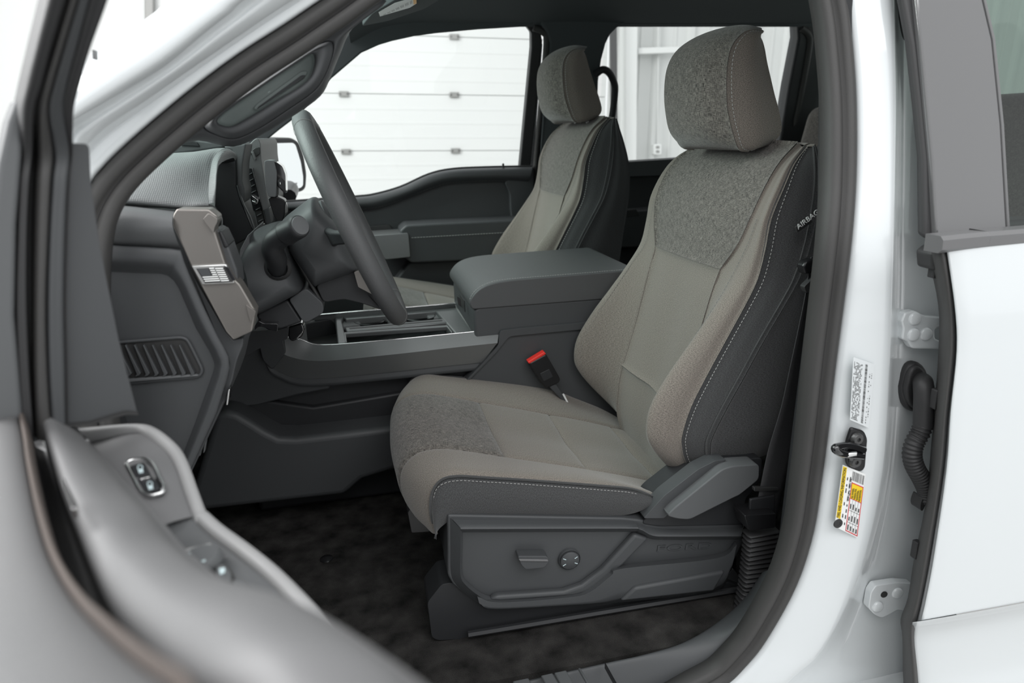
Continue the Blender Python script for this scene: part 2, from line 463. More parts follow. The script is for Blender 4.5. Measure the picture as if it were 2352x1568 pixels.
# ------------------------------------------------------------------ hall around the truck
TR = radians(1.8); GX = V(cos(TR), 0, -sin(TR)); GZ = V(sin(TR), 0, cos(TR))   # the truck sits nose down: level and plumb in truck axes
GY = 4.8
def gp(x, y, dy=0.0): return U(x, y, GY+dy)
def gat(s, t, dy=0.0): return V(0, GY+dy, 0)+GX*s+GZ*t
def gst(x, y): p = gp(x, y); return (p-V(0, GY, 0)).dot(GX), (p-V(0, GY, 0)).dot(GZ)
hf = prism('ground', [V(-7, -6, 0), V(9, -6, 0), V(9, 6, 0), V(-7, 6, 0)], (0, 0, -.05), 'concrete', None, 0)
hf.matrix_world = Matrix.Rotation(TR, 4, 'Y') @ Matrix.Translation((0, 0, -.86)); struct(hf, 'pale concrete floor of the hall')
gd = thing('garage_door', 'white sectional overhead door with small grey hinges, seen through the far front window', 'garage door', tuple(gat(0, -.86)))
t85 = gst(1043, 85)[1]; t218 = gst(1043, 218)[1]; t347 = gst(1046, 346)[1]; ph = (t85-t347)/2
s0, s1 = gst(430, 218)[0], gst(1392, 218)[0]
lines = [t85+ph*k for k in (2, 1)]+[t85, t218, t347]+[t347-ph*k for k in (1, 2, 3)]
for a, b in zip(lines, lines[1:]):
    prism('door_panel', [gat(s0, a-.002), gat(s1, a-.002), gat(s1, b+.002), gat(s0, b+.002)], (0, .05, 0), 'wall_white', gd, .003, 2)
    for k in (.25, .5, .75):
        t = a+(b-a)*k
        prism('panel_groove', [gat(s0+.02, t+.012, -.002), gat(s1-.02, t+.012, -.002), gat(s1-.02, t-.012, -.002), gat(s0+.02, t-.012, -.002)], (0, .004, 0), 'wall_white', gd, .0015, 2)
prism('door_backing', [gat(s0, lines[0], .052), gat(s1, lines[0], .052), gat(s1, lines[-1], .052), gat(s0, lines[-1], .052)], (0, .01, 0), 'siding', gd, 0)
for px, py in ((790, 216), (1043, 218), (1043, 85), (795, 348), (1046, 346), (540, 215), (545, 348), (790, 84), (1296, 218), (1296, 347), (1296, 86)):
    c = gp(px, py)
    h = rbox('hinge', c+V(0, -.012, 0), (.085, .03, .045), 'hardware', gd, Matrix.Rotation(TR, 3, 'Y'), .006)
    for dx in (-.03, .03): lathe('hinge_bolt', c+V(dx, -.026, 0), (0, -1, 0), [(0, .006), (.007, .006), (.008, 0)], 'steel_grey', h, 8)
# steel siding either side of the door
def siding(name, sa, sb, lab):
    vs = []; fs = []; s = sa; prof = ((0, 0), (.09, 0), (.115, -.035), (.155, -.035), (.18, 0), (.30, 0), (.305, -.010), (.325, -.010), (.33, 0))
    pts = []
    while s < sb:
        for ds, dy in prof:
            if s+ds < sb: pts.append((s+ds, dy))
        s += .34
    pts.append((sb, 0))
    for q, dy in pts: vs += [gat(q, -.9, dy), gat(q, 3.2, dy)]
    n = len(pts)
    for i in range(n-1): fs.append((2*i, 2*i+2, 2*i+3, 2*i+1))
    o = mk(name, vs, fs, 'siding', None, True, 20); struct(o, lab); return o
siding('wall_right', gst(1395, 218)[0], gst(1395, 218)[0]+6.5, 'pale ribbed steel wall beyond the far rear window')
struct(prism('wall_front', [gat(s0-4, -.9), gat(s0-.02, -.9), gat(s0-.02, 3.2), gat(s0-4, 3.2)], (0, .1, 0), 'wall_white', None, 0), 'white wall left of the overhead door')
# far end wall ahead of the bonnet
fw = prism('wall_left', [V(-5.2, -5.5, -1), V(-5.2, 5.2, -1), V(-5.2, 5.2, 3.6), V(-5.2, -5.5, 3.6)], (-.1, 0, 0), 'wall_white', None, 0); struct(fw, 'white end wall of the hall')
pp = prism('wall_post', [gp(331, -80, -.06), gp(352, -80, -.06), gp(354, 300, -.06), gp(333, 300, -.06)], (0, .05, 0), 'hardware', None, .01)
tag(pp, 'narrow grey upright on the wall, above the windscreen pillar at top left', 'post')
# door jamb post, girt, conduit and outlet by the far rear window
post = prism('door_post', [gp(1437, -60, -.2), gp(1466, -60, -.2), gp(1462, 420, -.2), gp(1436, 420, -.2)], (0, .15, 0), 'wall_white', None, .008); tag(post, 'white upright post beside the overhead door, seen through the far rear window', 'post')
gi = prism('wall_girt', [gp(1466, 110, -.15), gp(1560, 107, -.15), gp(1560, 121, -.15), gp(1466, 124, -.15)], (0, .08, 0), 'wall_white', None, .006); tag(gi, 'short white rail joining the post, left of the near headrest', 'rail')
trk = sweep('door_track', [gp(1405, -60, -.3), gp(1411, 420, -.3)], [(-.03, 0), (.03, 0), (.03, .03), (-.03, .03)], (0, -1, 0), 'steel_grey', None); tag(trk, 'dark steel track at the edge of the overhead door', 'door track')
ob = thing('outlet_box', 'small white outlet box on a thin conduit, between the two headrests', 'outlet', tuple(gp(1511, 360, -.1)))
prism('box', [gp(*p, -.1) for p in fil([(1502, 331), (1520, 331), (1520, 355), (1502, 355)], 3)], (0, .08, 0), 'wall_white', ob, .006)
for dy in (338, 348): prism('socket', [gp(*p, -.105) for p in fil([(1507, dy-3), (1515, dy-3), (1515, dy+3), (1507, dy+3)], 2)], (0, .01, 0), 'hardware', ob, .002, 2)
tube('conduit', [gp(1512, -40, -.07), gp(1511, 332, -.07)], .008, 'siding', ob)

# ------------------------------------------------------------------ cab floor, roof, inner trim
fl = prism('floor', [V(-.66, -.80, 0), V(1.9, -.80, 0), V(1.9, .80, 0), V(-.66, .80, 0)], (0, 0, -.04), 'carpet', None, 0)
struct(fl, 'black carpet on the cab floor')
bt = lathe('carpet_button', UZ(750, 1283, .001), (0, 0, 1), [(0, .004), (.006, .004), (.013, .002), (.014, 0)], 'black_part', None, 20); tag(bt, 'round black carpet fastener on the floor ahead of the driver seat', 'fastener')
fwl = prism('wall_firewall', [V(-.66, -.84, -.04), V(-.66, .84, -.04), V(-.66, .84, .74), V(-.66, -.84, .74)], (-.03, 0, 0), 'plastic_dark', None, 0); struct(fwl)
wb = prism('wall_back', [V(1.92, -.84, -.04), V(1.92, .84, -.04), V(1.92, .84, .80), V(1.92, -.84, .80)], (.04, 0, 0), 'plastic_dark', None, 0); struct(wb)
roofz = lambda y: 1.315-.10*(abs(y)/.74)**3
cols = [(.72*(k-7)/7, 1.31-.125*abs((k-7)/7)**3.4) for k in range(15)]
ce = patch('ceiling', [[V(.02+.06*(1-abs(y)/.74)*-1+x, y, z-.05*max(0, 1-x/.2)**2) for x in (0, .1, .2, .35, .6, .95, 1.4, 1.9)] for y, z in cols], 'headliner', None, nu=5, nv=5); struct(ce, 'dark headliner of the cab roof')
rf = patch('roof_skin', [[V(-.03+x, y*1.04, z+.045-.05*max(0, 1-x/.2)**2) for x in (0, .1, .2, .35, .6, .95, 1.4, 1.95)] for y, z in cols], 'paint_white', None, nu=5, nv=5); struct(rf)
# far side: rail above the windows, pillars
def rprism(name, px, off, d, mat, parent=None, bw=.004, r=0, label=None):
    if r: px = fil(px, r)
    return prism(name, [UR(p[0], p[1], off) for p in px], V(0, d, d*.25), mat, parent, bw, label=label)
rail = [(585, 345), (640, 300), (690, 262), (760, 182), (830, 122), (870, 104), (900, 95), (950, 84), (1000, 77), (1100, 68), (1200, 62), (1216, 60), (1236, 50), (1236, 0), (1000, 2), (850, 42), (700, 150), (550, 310)]
struct(rprism('trim_1', rail, -.03, .06, 'headliner', None, .006), 'dark roof rail and pillar trim over the far front window')
struct(rprism('trim_2', [(1225, -10), (1880, -10), (1880, 62), (1830, 62), (1640, 57), (1440, 57), (1418, 60), (1240, 56)], -.028, .05, 'headliner', None, .004), 'dark roof rail over the far rear window')
struct(rprism('trim_3', [(1234, 40), (1256, 76), (1264, 103), (1248, 241), (1240, 400), (1234, 640), (1368, 640), (1372, 290), (1375, 186), (1382, 138), (1392, 100), (1402, 80), (1418, 64), (1445, 50)], -.035, .06, 'headliner', None, .008), 'dark pillar trim between the far windows')
struct(rprism('trim_4', [(1832, 40), (1930, 40), (1930, 640), (1760, 640), (1776, 420), (1790, 334), (1812, 200), (1834, 90)], -.02, .06, 'plastic_dark', None, .008), 'dark rear pillar trim at the back of the far rear window')
sweep('seal', smooth([UR(*p, -.02) for p in [(1225, 64), (1247, 74), (1255, 100), (1243, 241), (1230, 384), (1220, 560)]], 6), circ(.011, 8), (0, -1, 0), 'rubber_soft', bpy.data.objects['trim_3'])
rprism('body_edge', [(1236, 100), (1247, 100), (1222, 420), (1210, 420)], .03, .03, 'paint_white', bpy.data.objects['trim_3'], .004)
sweep('seal', smooth([UR(*p, -.02) for p in [(1840, 64), (1856, 78), (1858, 110), (1835, 240), (1812, 350)]], 6), circ(.013, 8), (0, -1, 0), 'rubber_soft', bpy.data.objects['trim_4'])
tube('grab_handle', smooth([UR(*p, -.07) for p in [(1366, 172), (1384, 160), (1400, 168), (1411, 192), (1412, 215), (1407, 262), (1398, 300), (1380, 308)]], 6), .0125, 'plastic_dark', bpy.data.objects['trim_3'], n=10)
# windows
def pane(name, pts, mat, lab):
    o = mk(name, pts, [tuple(range(len(pts)))], mat, None, False); struct(o, lab); return o
pane('window_1', [UR(*p, .02) for p in [(540, 480), (600, 330), (690, 250), (760, 170), (830, 110), (900, 85), (1000, 66), (1215, 50), (1230, 70), (1200, 400), (1040, 400), (820, 470)]], 'glass_clear', 'clear glass of the far front door')
pane('window_2', [UR(*p, .02) for p in [(1370, 400), (1390, 50), (1850, 50), (1790, 400)]], 'glass_clear', 'clear glass of the far rear door')
pane('window_3', [V(-.46, -.64, .775), V(-.46, .68, .775), V(.05, .60, 1.235), V(.05, -.58, 1.235)], 'glass_screen', 'sloping windscreen over the dashboard')
pane('window_4', [V(1.94, -.70, .80), V(1.94, .70, .80), V(1.86, .62, 1.22), V(1.86, -.62, 1.22)], 'glass_dark', 'rear window of the cab')
# driver-side blockers that belong to the cab
struct(prism('trim_5', [V(.64, -.835, -.02), V(.86, -.835, -.02), V(.86, -.835, .70), V(.80, -.77, 1.16), V(.66, -.77, 1.16), V(.66, -.835, .70)], (0, .05, 0), 'plastic_dark', None, .01), 'dark trim on the inside of the near door pillar')
struct(prism('wall_side_kick', [V(-.66, .815, -.02), V(.0, .815, -.02), V(.0, .815, .60), V(-.30, .815, .66), V(-.66, .815, .72)], (0, .03, 0), 'plastic_dark', None, .003))
struct(prism('wall_kick', [V(-.66, -.83, -.02), V(-.33, -.83, -.02), V(-.31, -.83, .45), V(-.34, -.83, .74), V(-.66, -.83, .74)], (0, .04, 0), 'plastic_dark', None, .005))

# ------------------------------------------------------------------ white body side round the open door
body = thing('cab_body', 'white painted body side framing the open driver doorway', 'truck body', (.7, -.9, -.1))
seal_px = [(900, -105), (740, 0), (654, 58), (551, 124), (448, 200), (344, 286), (275, 348), (238, 386), (213, 418), (190, 458), (172, 510), (160, 580), (156, 680), (165, 820), (210, 1150), (300, 1450), (470, 1640), (800, 1740), (1250, 1715),
           (1480, 1660), (1600, 1603), (1665, 1567), (1708, 1526), (1757, 1464), (1825, 1341), (1865, 1217), (1884, 1094), (1897, 1000), (1914, 847), (1933, 700), (1949, 571), (1961, 408), (1962, 245), (1955, 122), (1941, 0), (1915, -90), (1830, -160), (1650, -190), (1350, -195), (1100, -180)]
SP = [US(*p, .004) for p in seal_px]
SPs = smooth(SP, 5, True)
cen_ = sum(SPs, V(0, 0, 0))/len(SPs)
prof = [(0, -.012), (0, .004), (.004, .012), (.011, .016), (.019, .015), (.025, .009), (.028, .001), (.031, .001), (.034, .006), (.042, .007), (.050, .004), (.055, -.004), (.057, -.018), (.054, -.040), (.040, -.045), (.01, -.03)]
fr0 = frames(SPs, (0, -1, 0), True)[10]; sg = 1 if fr0[1].dot(cen_-SPs[10]) > 0 else -1
ssc = lambda t: .66
sl = sweep('door_seal', SPs, [(a*sg, b) for a, b in prof], lambda p: V(0, -1, -.25 if p.z > .68 else 0), 'rubber_soft', body, closed=True, ang=0, scale=ssc, label='dark rubber seal running round the doorway')
sl2 = sweep('seal_lip', SPs, [(a*sg, b) for a, b in [(.026, .004), (.028, -.002), (.0305, .003), (.0305, -.006), (.026, -.006)]], lambda p: V(0, -1, -.25 if p.z > .68 else 0), 'black_part', body, closed=True, ang=0, scale=ssc)
# centre pillar jamb
e_seal = [(1941, -20), (1955, 122), (1962, 245), (1961, 408), (1949, 571), (1933, 700), (1914, 847), (1897, 1000), (1884, 1094), (1865, 1217), (1825, 1341), (1757, 1464), (1708, 1526), (1640, 1585), (1520, 1660)]
e_edge = [(2056, -40), (2058, 100), (2060, 230), (2058, 395), (2055, 560), (2052, 690), (2046, 850), (2037, 1010), (2027, 1100), (2005, 1215), (1965, 1350), (1895, 1490), (1825, 1557), (1740, 1640), (1600, 1760)]
e_rec = [(2130, -40), (2140, 100), (2150, 230), (2160, 395), (2168, 560), (2185, 690), (2185, 850), (2170, 1010), (2155, 1100), (2135, 1215), (2115, 1350), (2105, 1480), (2105, 1570), (2105, 1660), (2100, 1780)]
def up_(L): return [(L[0][0]+(L[0][0]-L[1][0])*1.1, L[0][1]+(L[0][1]-L[1][1])*1.1)]+L
e_seal, e_edge, e_rec = up_(e_seal), up_(e_edge), up_(e_rec)
def mix(A, B, t): return [(a[0]*(1-t)+b[0]*t, a[1]*(1-t)+b[1]*t) for a, b in zip(A, B)]
def on(P, off): return [US(p[0], p[1], off) for p in P]
patch('pillar_jamb', [on(mix(e_seal, e_edge, -.10), -.03), on(mix(e_seal, e_edge, -.02), -.004), on(mix(e_seal, e_edge, .10), .012), on(mix(e_seal, e_edge, .5), .024), on(mix(e_seal, e_edge, .82), .030), on(mix(e_seal, e_edge, .95), .029), on(e_edge, .024),
                      on(mix(e_edge, e_rec, .08), .010), on(mix(e_edge, e_rec, .22), .000), on(mix(e_edge, e_rec, .5), -.004), on(mix(e_edge, e_rec, 1.0), -.006), on(mix(e_edge, e_rec, 1.5), .0)], 'paint_white', body, nu=4, nv=4, dense=False, flip=True)
# windscreen pillar, outside
a0 = [(190, 470), (213, 418), (238, 386), (275, 348), (344, 286), (448, 200), (551, 124), (654, 58), (740, 0), (900, -105)]
a2 = K1((560, 1100), (610, 1000), (680, 925), (770, 850), (1000, 690), (1290, 480), (1600, 265), (1800, 130), (2000, 0), (2420, -270))
a3 = K1((470, 960), (485, 870), (560, 815), (640, 765), (880, 615), (1140, 445), (1430, 215), (1580, 100), (1700, 0), (2100, -280))
a4 = K1((360, 760), (390, 640), (450, 560), (520, 490), (650, 385), (870, 250), (1050, 125), (1140, 55), (1220, 0), (1560, -230))
def ext_(L): return L+[(L[-1][0]+(L[-1][0]-L[-2][0])*.75, L[-1][1]+(L[-1][1]-L[-2][1])*.75)]
a0, a2, a3, a4 = ext_(a0), ext_(a2), ext_(a3), ext_(a4)
patch('windscreen_pillar', [on(mix(a0, a2, -.10), -.03), on(a0, -.002), on(mix(a0, a2, .25), .012), on(mix(a0, a2, .85), .016), on(a2, .018), on(mix(a2, a3, .25), .034), on(mix(a2, a3, .7), .050), on(a3, .052), on(mix(a3, a4, .25), .078), on(mix(a3, a4, .65), .082), on(a4, .060), on([(x-14, y-10) for x, y in a4], .02)], 'paint_white', body, nu=4, nv=4, dense=False)
wp = [U(*p, -.93) for p in K1((616, 330), (619, 330), (624, 390), (618, 394))]
prism('wiper_tip', wp, (0, .012, 0), 'black_part', body, 0)
# roof rail above the doorway
rr = [US(*p, .004) for p in [(900, -105), (1000, -150), (1100, -180), (1350, -195), (1650, -190), (1830, -160), (1915, -90), (1990, -70)]]
rr = rr+[V(1.0, rr[-1].y, rr[-1].z+.01), V(1.95, rr[-1].y, rr[-1].z+.01)]
patch('roof_rail', [[p+V(0, .02, -.01) for p in rr], [p+V(0, -.02, .005) for p in rr], [V(p.x, -.800, max(p.z+.05, 1.13)) for p in rr], [V(p.x, -.755, 1.215) for p in rr], [V(p.x, -.66, 1.275) for p in rr]], 'paint_white', body, nu=4, nv=4, dense=False)
# front wing and bonnet, out of sight behind the open door
patch('front_wing', [[V(-.40, -.90, z), V(-.70, -.95, z), V(-1.2, -.97, z), V(-1.7, -.93, z)] for z in (-.30, .10, .55, .68)]+[[V(-.42, -.84, .735), V(-.70, -.86, .74), V(-1.2, -.87, .73), V(-1.7, -.84, .70)]], 'paint_white', body, nu=4, nv=4, dense=False)
patch('bonnet', [[V(-.50+dx, y, .742+dz), V(-.80, y, .76+dz), V(-1.2, y, .75+dz), V(-1.7, y, .70+dz)] for y, dz, dx in ((-.84, -.008, .08), (-.5, .008, 0), (0, .012, -.03), (.5, .008, 0), (.84, -.008, .08))], 'paint_white', body, nu=4, nv=4, dense=False)
# rocker under the doorway
rk = [US(*p, .004) for p in [(190, 1100), (300, 1450), (470, 1640), (800, 1740), (1250, 1715), (1480, 1660), (1640, 1585)]]
rk = rk+[V(.75, rk[-1].y, -.10), V(1.2, rk[-1].y, -.10), V(1.95, rk[-1].y, -.10)]
patch('rocker', [[p+V(0, .01, -.0) for p in rk], [p+V(0, -.030, -.015) for p in rk], [p+V(0, -.055, -.05) for p in rk], [V(p.x, -.95, min(p.z, -.10)-.20) for p in rk]], 'paint_white', body, nu=4, nv=5, dense=False)
# sill
si = [UZ(*p, .004) for p in [(600, 1720), (1100, 1590), (1250, 1553), (1390, 1522), (1470, 1506), (1560, 1480), (1640, 1437), (1700, 1388), (1730, 1340)]]
so = [US(*p, -.02) for p in [(750, 1790), (1180, 1690), (1330, 1640), (1480, 1590), (1560, 1560), (1640, 1522), (1690, 1462), (1735, 1395), (1775, 1320)]]
sm_ = [lerp(a, b, .25)+V(0, 0, .014) for a, b in zip(si, so)]; sn_ = [lerp(a, b, .8)+V(0, 0, .014) for a, b in zip(si, so)]
sill = patch('trim_6', [si, sm_, sn_, so], 'plastic', None, nu=4, nv=5); struct(sill, 'dark plastic scuff plate along the door sill'); solid(sill, .01)
for q in ([(915, 1160), (1000, 1142), (1070, 1270), (985, 1290)], [(1065, 1130), (1128, 1116), (1200, 1245), (1137, 1258)], [(1135, 1115), (1200, 1101), (1272, 1228), (1207, 1242)], [(1262, 1090), (1275, 1087), (1347, 1212), (1334, 1215)]):
    prism('sill_ridge', [UZ(*p, .0190) for p in L2(*q)], (0, 0, -.006), 'plastic_soft', sill, .002, 2)
prism('plate_seam', [UZ(*p, .0195) for p in L2((1404, 1066), (1408, 1064), (1500, 1230), (1495, 1232))], (0, 0, -.01), 'black_part', sill, 0)

# ---- latch striker
stk = thing('door_striker', 'black steel door striker bolted to the white pillar', 'striker', tuple(US(*L6((290, 830))[0], .03)))
OF = .032
prism('plate', [US(*p, OF) for p in fil(L6((250, 658), (345, 685), (370, 745), (352, 960), (325, 992), (240, 970), (212, 930), (214, 770)), 7)], (0, .006, 0), 'black_part', stk, .002)
for p in L6((283, 740), (268, 910)):
    c = US(*p, OF)
    b_ = lathe('bolt', c, (0, -1, 0), [(0, .003), (.003, .003), (.0032, .006), (.0075, .006), (.009, .004), (.010, 0)], 'steel_grey', stk, 20)
    lathe('bolt_socket', c+V(0, -.0032, 0), (0, -1, 0), [(0, .0005), (.0034, .0005), (.0034, 0)], 'label_black', b_, 6)
hk = smooth([US(*p, o) for p, o in zip(L6((335, 825), (260, 800), (180, 795), (125, 812), (150, 842), (215, 860), (325, 872)), (.034, .040, .048, .055, .055, .048, .034))], 6)
tube('hook', hk, .0058, 'black_gloss', stk, n=10)
rbox('latch_pad', US(*L6((245, 858))[0], .052), (.018, .006, .007), 'chrome', stk, bw=.002)

# ---- printed stickers
def LQ(c, off=OF):
    c = [US(*p, off) for p in L6(*c)]                          # tl, tr, br, bl in the print's own upright sense
    return lambda u, v: lerp(lerp(c[0], c[1], u), lerp(c[3], c[2], u), v)
def patchq(name, f, u0, u1, v0, v1, mat, parent, lift=.0003):
    n = (f(1, 0)-f(0, 0)).cross(f(0, 1)-f(0, 0)).normalized(); n = n if n.y < 0 else -n
    return mk(name, [f(u0, v0)+n*lift, f(u1, v0)+n*lift, f(u1, v1)+n*lift, f(u0, v1)+n*lift], [(0, 1, 2, 3)], mat, parent, False)
def multi(name, f, rects, mat, parent, lift=.0006):
    n = (f(1, 0)-f(0, 0)).cross(f(0, 1)-f(0, 0)).normalized(); n = n if n.y < 0 else -n; vs = []; fs = []
    for u0, u1, v0, v1 in rects:
        k = len(vs); vs += [f(u0, v0)+n*lift, f(u1, v0)+n*lift, f(u1, v1)+n*lift, f(u0, v1)+n*lift]; fs.append((k, k+1, k+2, k+3))
    o = mk(name, vs, fs, mat, parent, False); o['kind'] = 'stuff'; return o
# tyre label: reads upwards, so u runs up the pillar and v from left to right
tl = thing('tyre_label', 'white sticker with yellow TIRE AND LOADING INFORMATION band below the striker', 'sticker', tuple(US(*L6((235, 1220))[0], OF)))
f = LQ([(120, 1400), (182, 938), (352, 1008), (292, 1485)])
prism('sticker_sheet', [f(0, 0), f(1, 0), f(1, 1), f(0, 1)], (0, .0006, 0), 'label_white', tl, 0)
patchq('yellow_band', f, .16, .985, .02, .19, 'label_yellow', tl)
multi('red_frame', f, [(.02, .80, .46, .485), (.02, .80, .955, .98), (.02, .035, .46, .98), (.785, .80, .46, .98), (.545, .555, .46, .98)], 'label_red', tl)
patchq('yellow_block', f, .555, .785, .485, .955, 'label_yellow', tl)
multi('table_rules', f, [(.035, .545, v, v+.008) for v in (.60, .72, .84)]+[(.17, .175, .485, .955), (.36, .365, .485, .955)], 'label_black', tl)
multi('barcode', f, [(.83+.0*k, .97, .45+.023*k, .45+.023*k+random.choice((.006, .010, .014))) for k in range(23)], 'label_black', tl)
multi('small_print', f, [(u, u+random.uniform(.03, .08), v, v+.035) for v in (.25, .37) for u in [.1+.1*k for k in range(8)] if random.random() < .85]+
      [(u, u+random.uniform(.05, .1), v, v+.04) for v in (.52, .64, .76, .88) for u in (.05, .20, .39)], 'label_black', tl)
n_ = (f(1, 0)-f(0, 0)).normalized(); dn = (f(0, 1)-f(0, 0)); zo = V(0, -.0012, 0)
text('lettering', 'TIRE AND LOADING INFORMATION', .0070, f(.18, .145)+zo, n_, -dn, 'label_black', tl, .0001, sx=.74)
text('lettering', '829 kg or 1829 lbs.', .0050, f(.50, .430)+zo, n_, -dn, 'label_black', tl, .0001)
for k, t in enumerate(('SEE OWNERS', 'MANUAL FOR', 'ADDITIONAL', 'INFORMATION')):
    text('lettering', t, .0046, f(.57, .585+.105*k)+zo, n_, -dn, 'label_black', tl, .0001, sx=.62)
lathe('tyre_mark', f(.075, .12), (0, -1, 0), [(0, .0008), (.0032, .0008), (.0034, .0014), (.0075, .0014), (.0078, 0)], 'label_black', tl, 20)
cl = thing('certification_label', 'pale printed data sticker with barcode above the striker', 'sticker', tuple(US(*L6((330, 400))[0], OF)))
f = LQ([(236, 600), (262, 130), (425, 185), (378, 662)])
prism('sticker_sheet', [f(0, 0), f(1, 0), f(1, 1), f(0, 1)], (0, .0004, 0), 'paint_white', cl, 0)
rows = []
for v in (.05, .10, .15, .20, .25, .30, .35, .40):
    u = .03
    while u < .93:
        w = random.uniform(.006, .03)
        if random.random() < .66: rows.append((u, min(u+w, .95), v, v+.022))
        u += w+.006
for v in (.78, .87):
    u = .05
    while u < .9:
        w = random.uniform(.008, .03)
        if random.random() < .5: rows.append((u, u+w, v, v+.022))
        u += w+.02
multi('small_print', f, rows, 'label_black', cl)
u = .03; bars = []
while u < .96:
    w = random.choice((.004, .007, .011)); bars.append((u, u+w, .56, .66)); u += w+random.choice((.005, .008))
multi('barcode', f, bars, 'label_black', cl)

# ------------------------------------------------------------------ rear door, shut
rd = thing('rear_door', 'white rear door with gloss black window pillar at the right edge', 'truck door', (1.3, -.95, -.1))
sk = [(2172, 562), (2190, 700), (2193, 804), (2177, 946), (2165, 1082), (2134, 1279), (2116, 1372), (2104, 1424)]
skl = [(2142, 585), (2158, 700), (2159, 804), (2146, 970), (2129, 1150), (2103, 1279), (2088, 1372), (2072, 1421)]
rx = [(2700, 515), (2700, 680), (2700, 780), (2700, 910), (2700, 1040), (2700, 1220), (2700, 1300), (2700, 1345)]
patch('door_skin', [on([(x-16, y) for x, y in sk], .060), on(sk, .088), on([(x+10, y) for x, y in sk], .100), on(mix(sk, rx, .08), .108), *[[V(X_, -.970, p.z) for p in on(mix(sk, rx, .2), .110)] for X_ in (1.02, 1.15, 1.35, 1.6, 1.95)]], 'paint_white', rd, nu=4, nv=4, flip=True)
sk2 = [(2104, 1426), (2100, 1445), (2098, 1480), (2106, 1568), (2112, 1640), (2118, 1750)]
rx2 = [(2700, 1347), (2700, 1360), (2700, 1400), (2700, 1470), (2700, 1540), (2700, 1640)]
o2 = [.112, .098, .088, .084, .090, .090]
def onv(P, o, d=0): return [US(p[0], p[1], q+d) for p, q in zip(P, o)]
patch('door_lower_skin', [onv([(x-16, y) for x, y in sk2], o2, -.04), onv(sk2, o2, -.02), onv([(x+10, y) for x, y in sk2], o2, -.004), *[[V(X_, p.y, p.z) for p in onv(mix(sk2, rx2, .2), o2)] for X_ in (.95, 1.1, 1.35, 1.6, 1.95)]], 'paint_white', rd, nu=4, nv=5, flip=True)
eL = [(2132, 552), (2136, 590)]+skl[1:]+[(2075, 1465), (2078, 1568), (2090, 1750)]
eR = [(2166, 566), (2176, 592)]+sk[1:]+[(2098, 1465), (2107, 1568), (2116, 1750)]
patch('edge_seal', [on(mix(eL, eR, -.1), .040), on(eL, .058), on(mix(eL, eR, .3), .085), on(mix(eL, eR, .75), .100), on(mix(eL, eR, 1.08), .094)], 'rubber_soft', rd, nu=4, nv=4, flip=True, label='dark rubber seal on the leading edge of the rear door')
for p in L3((824, 510), (752, 1070), (820, 20)): rbox('seal_clip', US(*p, .06), (.010, .012, .030), 'rubber', rd, bw=.002)
for i_, (y0, y1) in enumerate(((-60, 552),)):
    fl_ = [(2042, -200), (2068, -60), (2075, 0), (2094, 102), (2110, 245), (2122, 367), (2124, 547), (2152, 560), (2150, 480), (2142, 380), (2126, 200), (2106, 0), (2100, -60), (2078, -200)]
    prism('window_seal', [US(*p, .062) for p in fl_], V(0, .016, .004), 'rubber', rd, .005)
prism('pillar_applique', [US(*p, .070) for p in [(2076, -200), (2099, -60), (2105, 0), (2123, 180), (2141, 367), (2151, 545), (2314, 530), (2300, 286), (2280, 90), (2259, 0), (2246, -60), (2212, -200)]], V(0, .03, .0075), 'pillar_gloss', rd, .003, label='gloss black pillar cover')
prism('glass_edge', [US(*p, .072) for p in [(2213, -200), (2247, -60), (2260, 0), (2281, 90), (2301, 286), (2315, 530), (2321, 530), (2307, 286), (2287, 90), (2266, 0), (2253, -60), (2219, -200)]], V(0, .02, .005), 'trim_grey', rd, .001)
pg = mk('window_glass', [US(*p, .060) for p in [(2215, -190), (2250, -60), (2282, 90), (2302, 286), (2316, 540)]]+[V(1.9, -.90, .70), V(1.85, -.79, 1.13)], [(0, 1, 2, 3, 4, 5, 6)], 'glass_dark', rd, False)
sweep('belt_moulding', smooth([US(*p, .104) for p in [(2152, 561), (2250, 551), (2352, 543)]]+[V(1.4, -.964, US(2352, 543, .104).z+.006), V(1.95, -.964, US(2352, 543, .104).z+.012)], 5), [(-.011, -.02), (-.011, .004), (-.006, .009), (.006, .009), (.011, .003), (.011, -.02)], (0, -1, 0), 'belt_metal', rd, ang=35)
prism('inner_panel', [V(.88, -.84, .02), V(1.88, -.84, .02), V(1.88, -.84, .70), V(.90, -.84, .70)], (0, .05, 0), 'plastic_dark', rd, .01)
prism('seal_corner', [US(*p, .075) for p in L3((812, -30), (840, -55), (880, -40), (885, -10), (850, 40), (815, 30))], V(0, .03, 0), 'rubber', rd, .004)
# hinges and wiring boot
def hinge(lab, out, bolts, hole, grp):
    h = prism('door_hinge', [US(*p, .018) for p in fil(L3(*out), 5)], (0, .014, 0), 'paint_white', rd, .003, 3, label=lab)
    for b in bolts: lathe('bolt', US(*L3(b)[0], .018), (-.15, -1, 0), [(0, .004), (.0075, .004), (.009, .003), (.010, 0)], 'paint_white', h, 20)
    for b in hole: lathe('bolt_hole', US(*L3(b)[0], .0185), (-.15, -1, 0), [(0, .0006), (.006, .0006), (.006, 0)], 'steel_grey', h, 16)
    return h
hinge('upper white steel hinge of the rear door, above the wiring boot', [(700, 290), (705, 250), (698, 222), (712, 192), (748, 183), (785, 203), (850, 208), (856, 236), (822, 252), (822, 288), (856, 302), (852, 328), (738, 325), (722, 300)], [(745, 212), (740, 272), (786, 270)], [], 'rear door hinges')
hinge('lower white steel hinge of the rear door, near the sill', [(575, 1290), (584, 1232), (602, 1206), (682, 1194), (742, 1198), (735, 1305), (684, 1294), (655, 1312), (625, 1326), (598, 1314)], [(680, 1232), (607, 1283)], [(632, 1238)], 'rear door hinges')
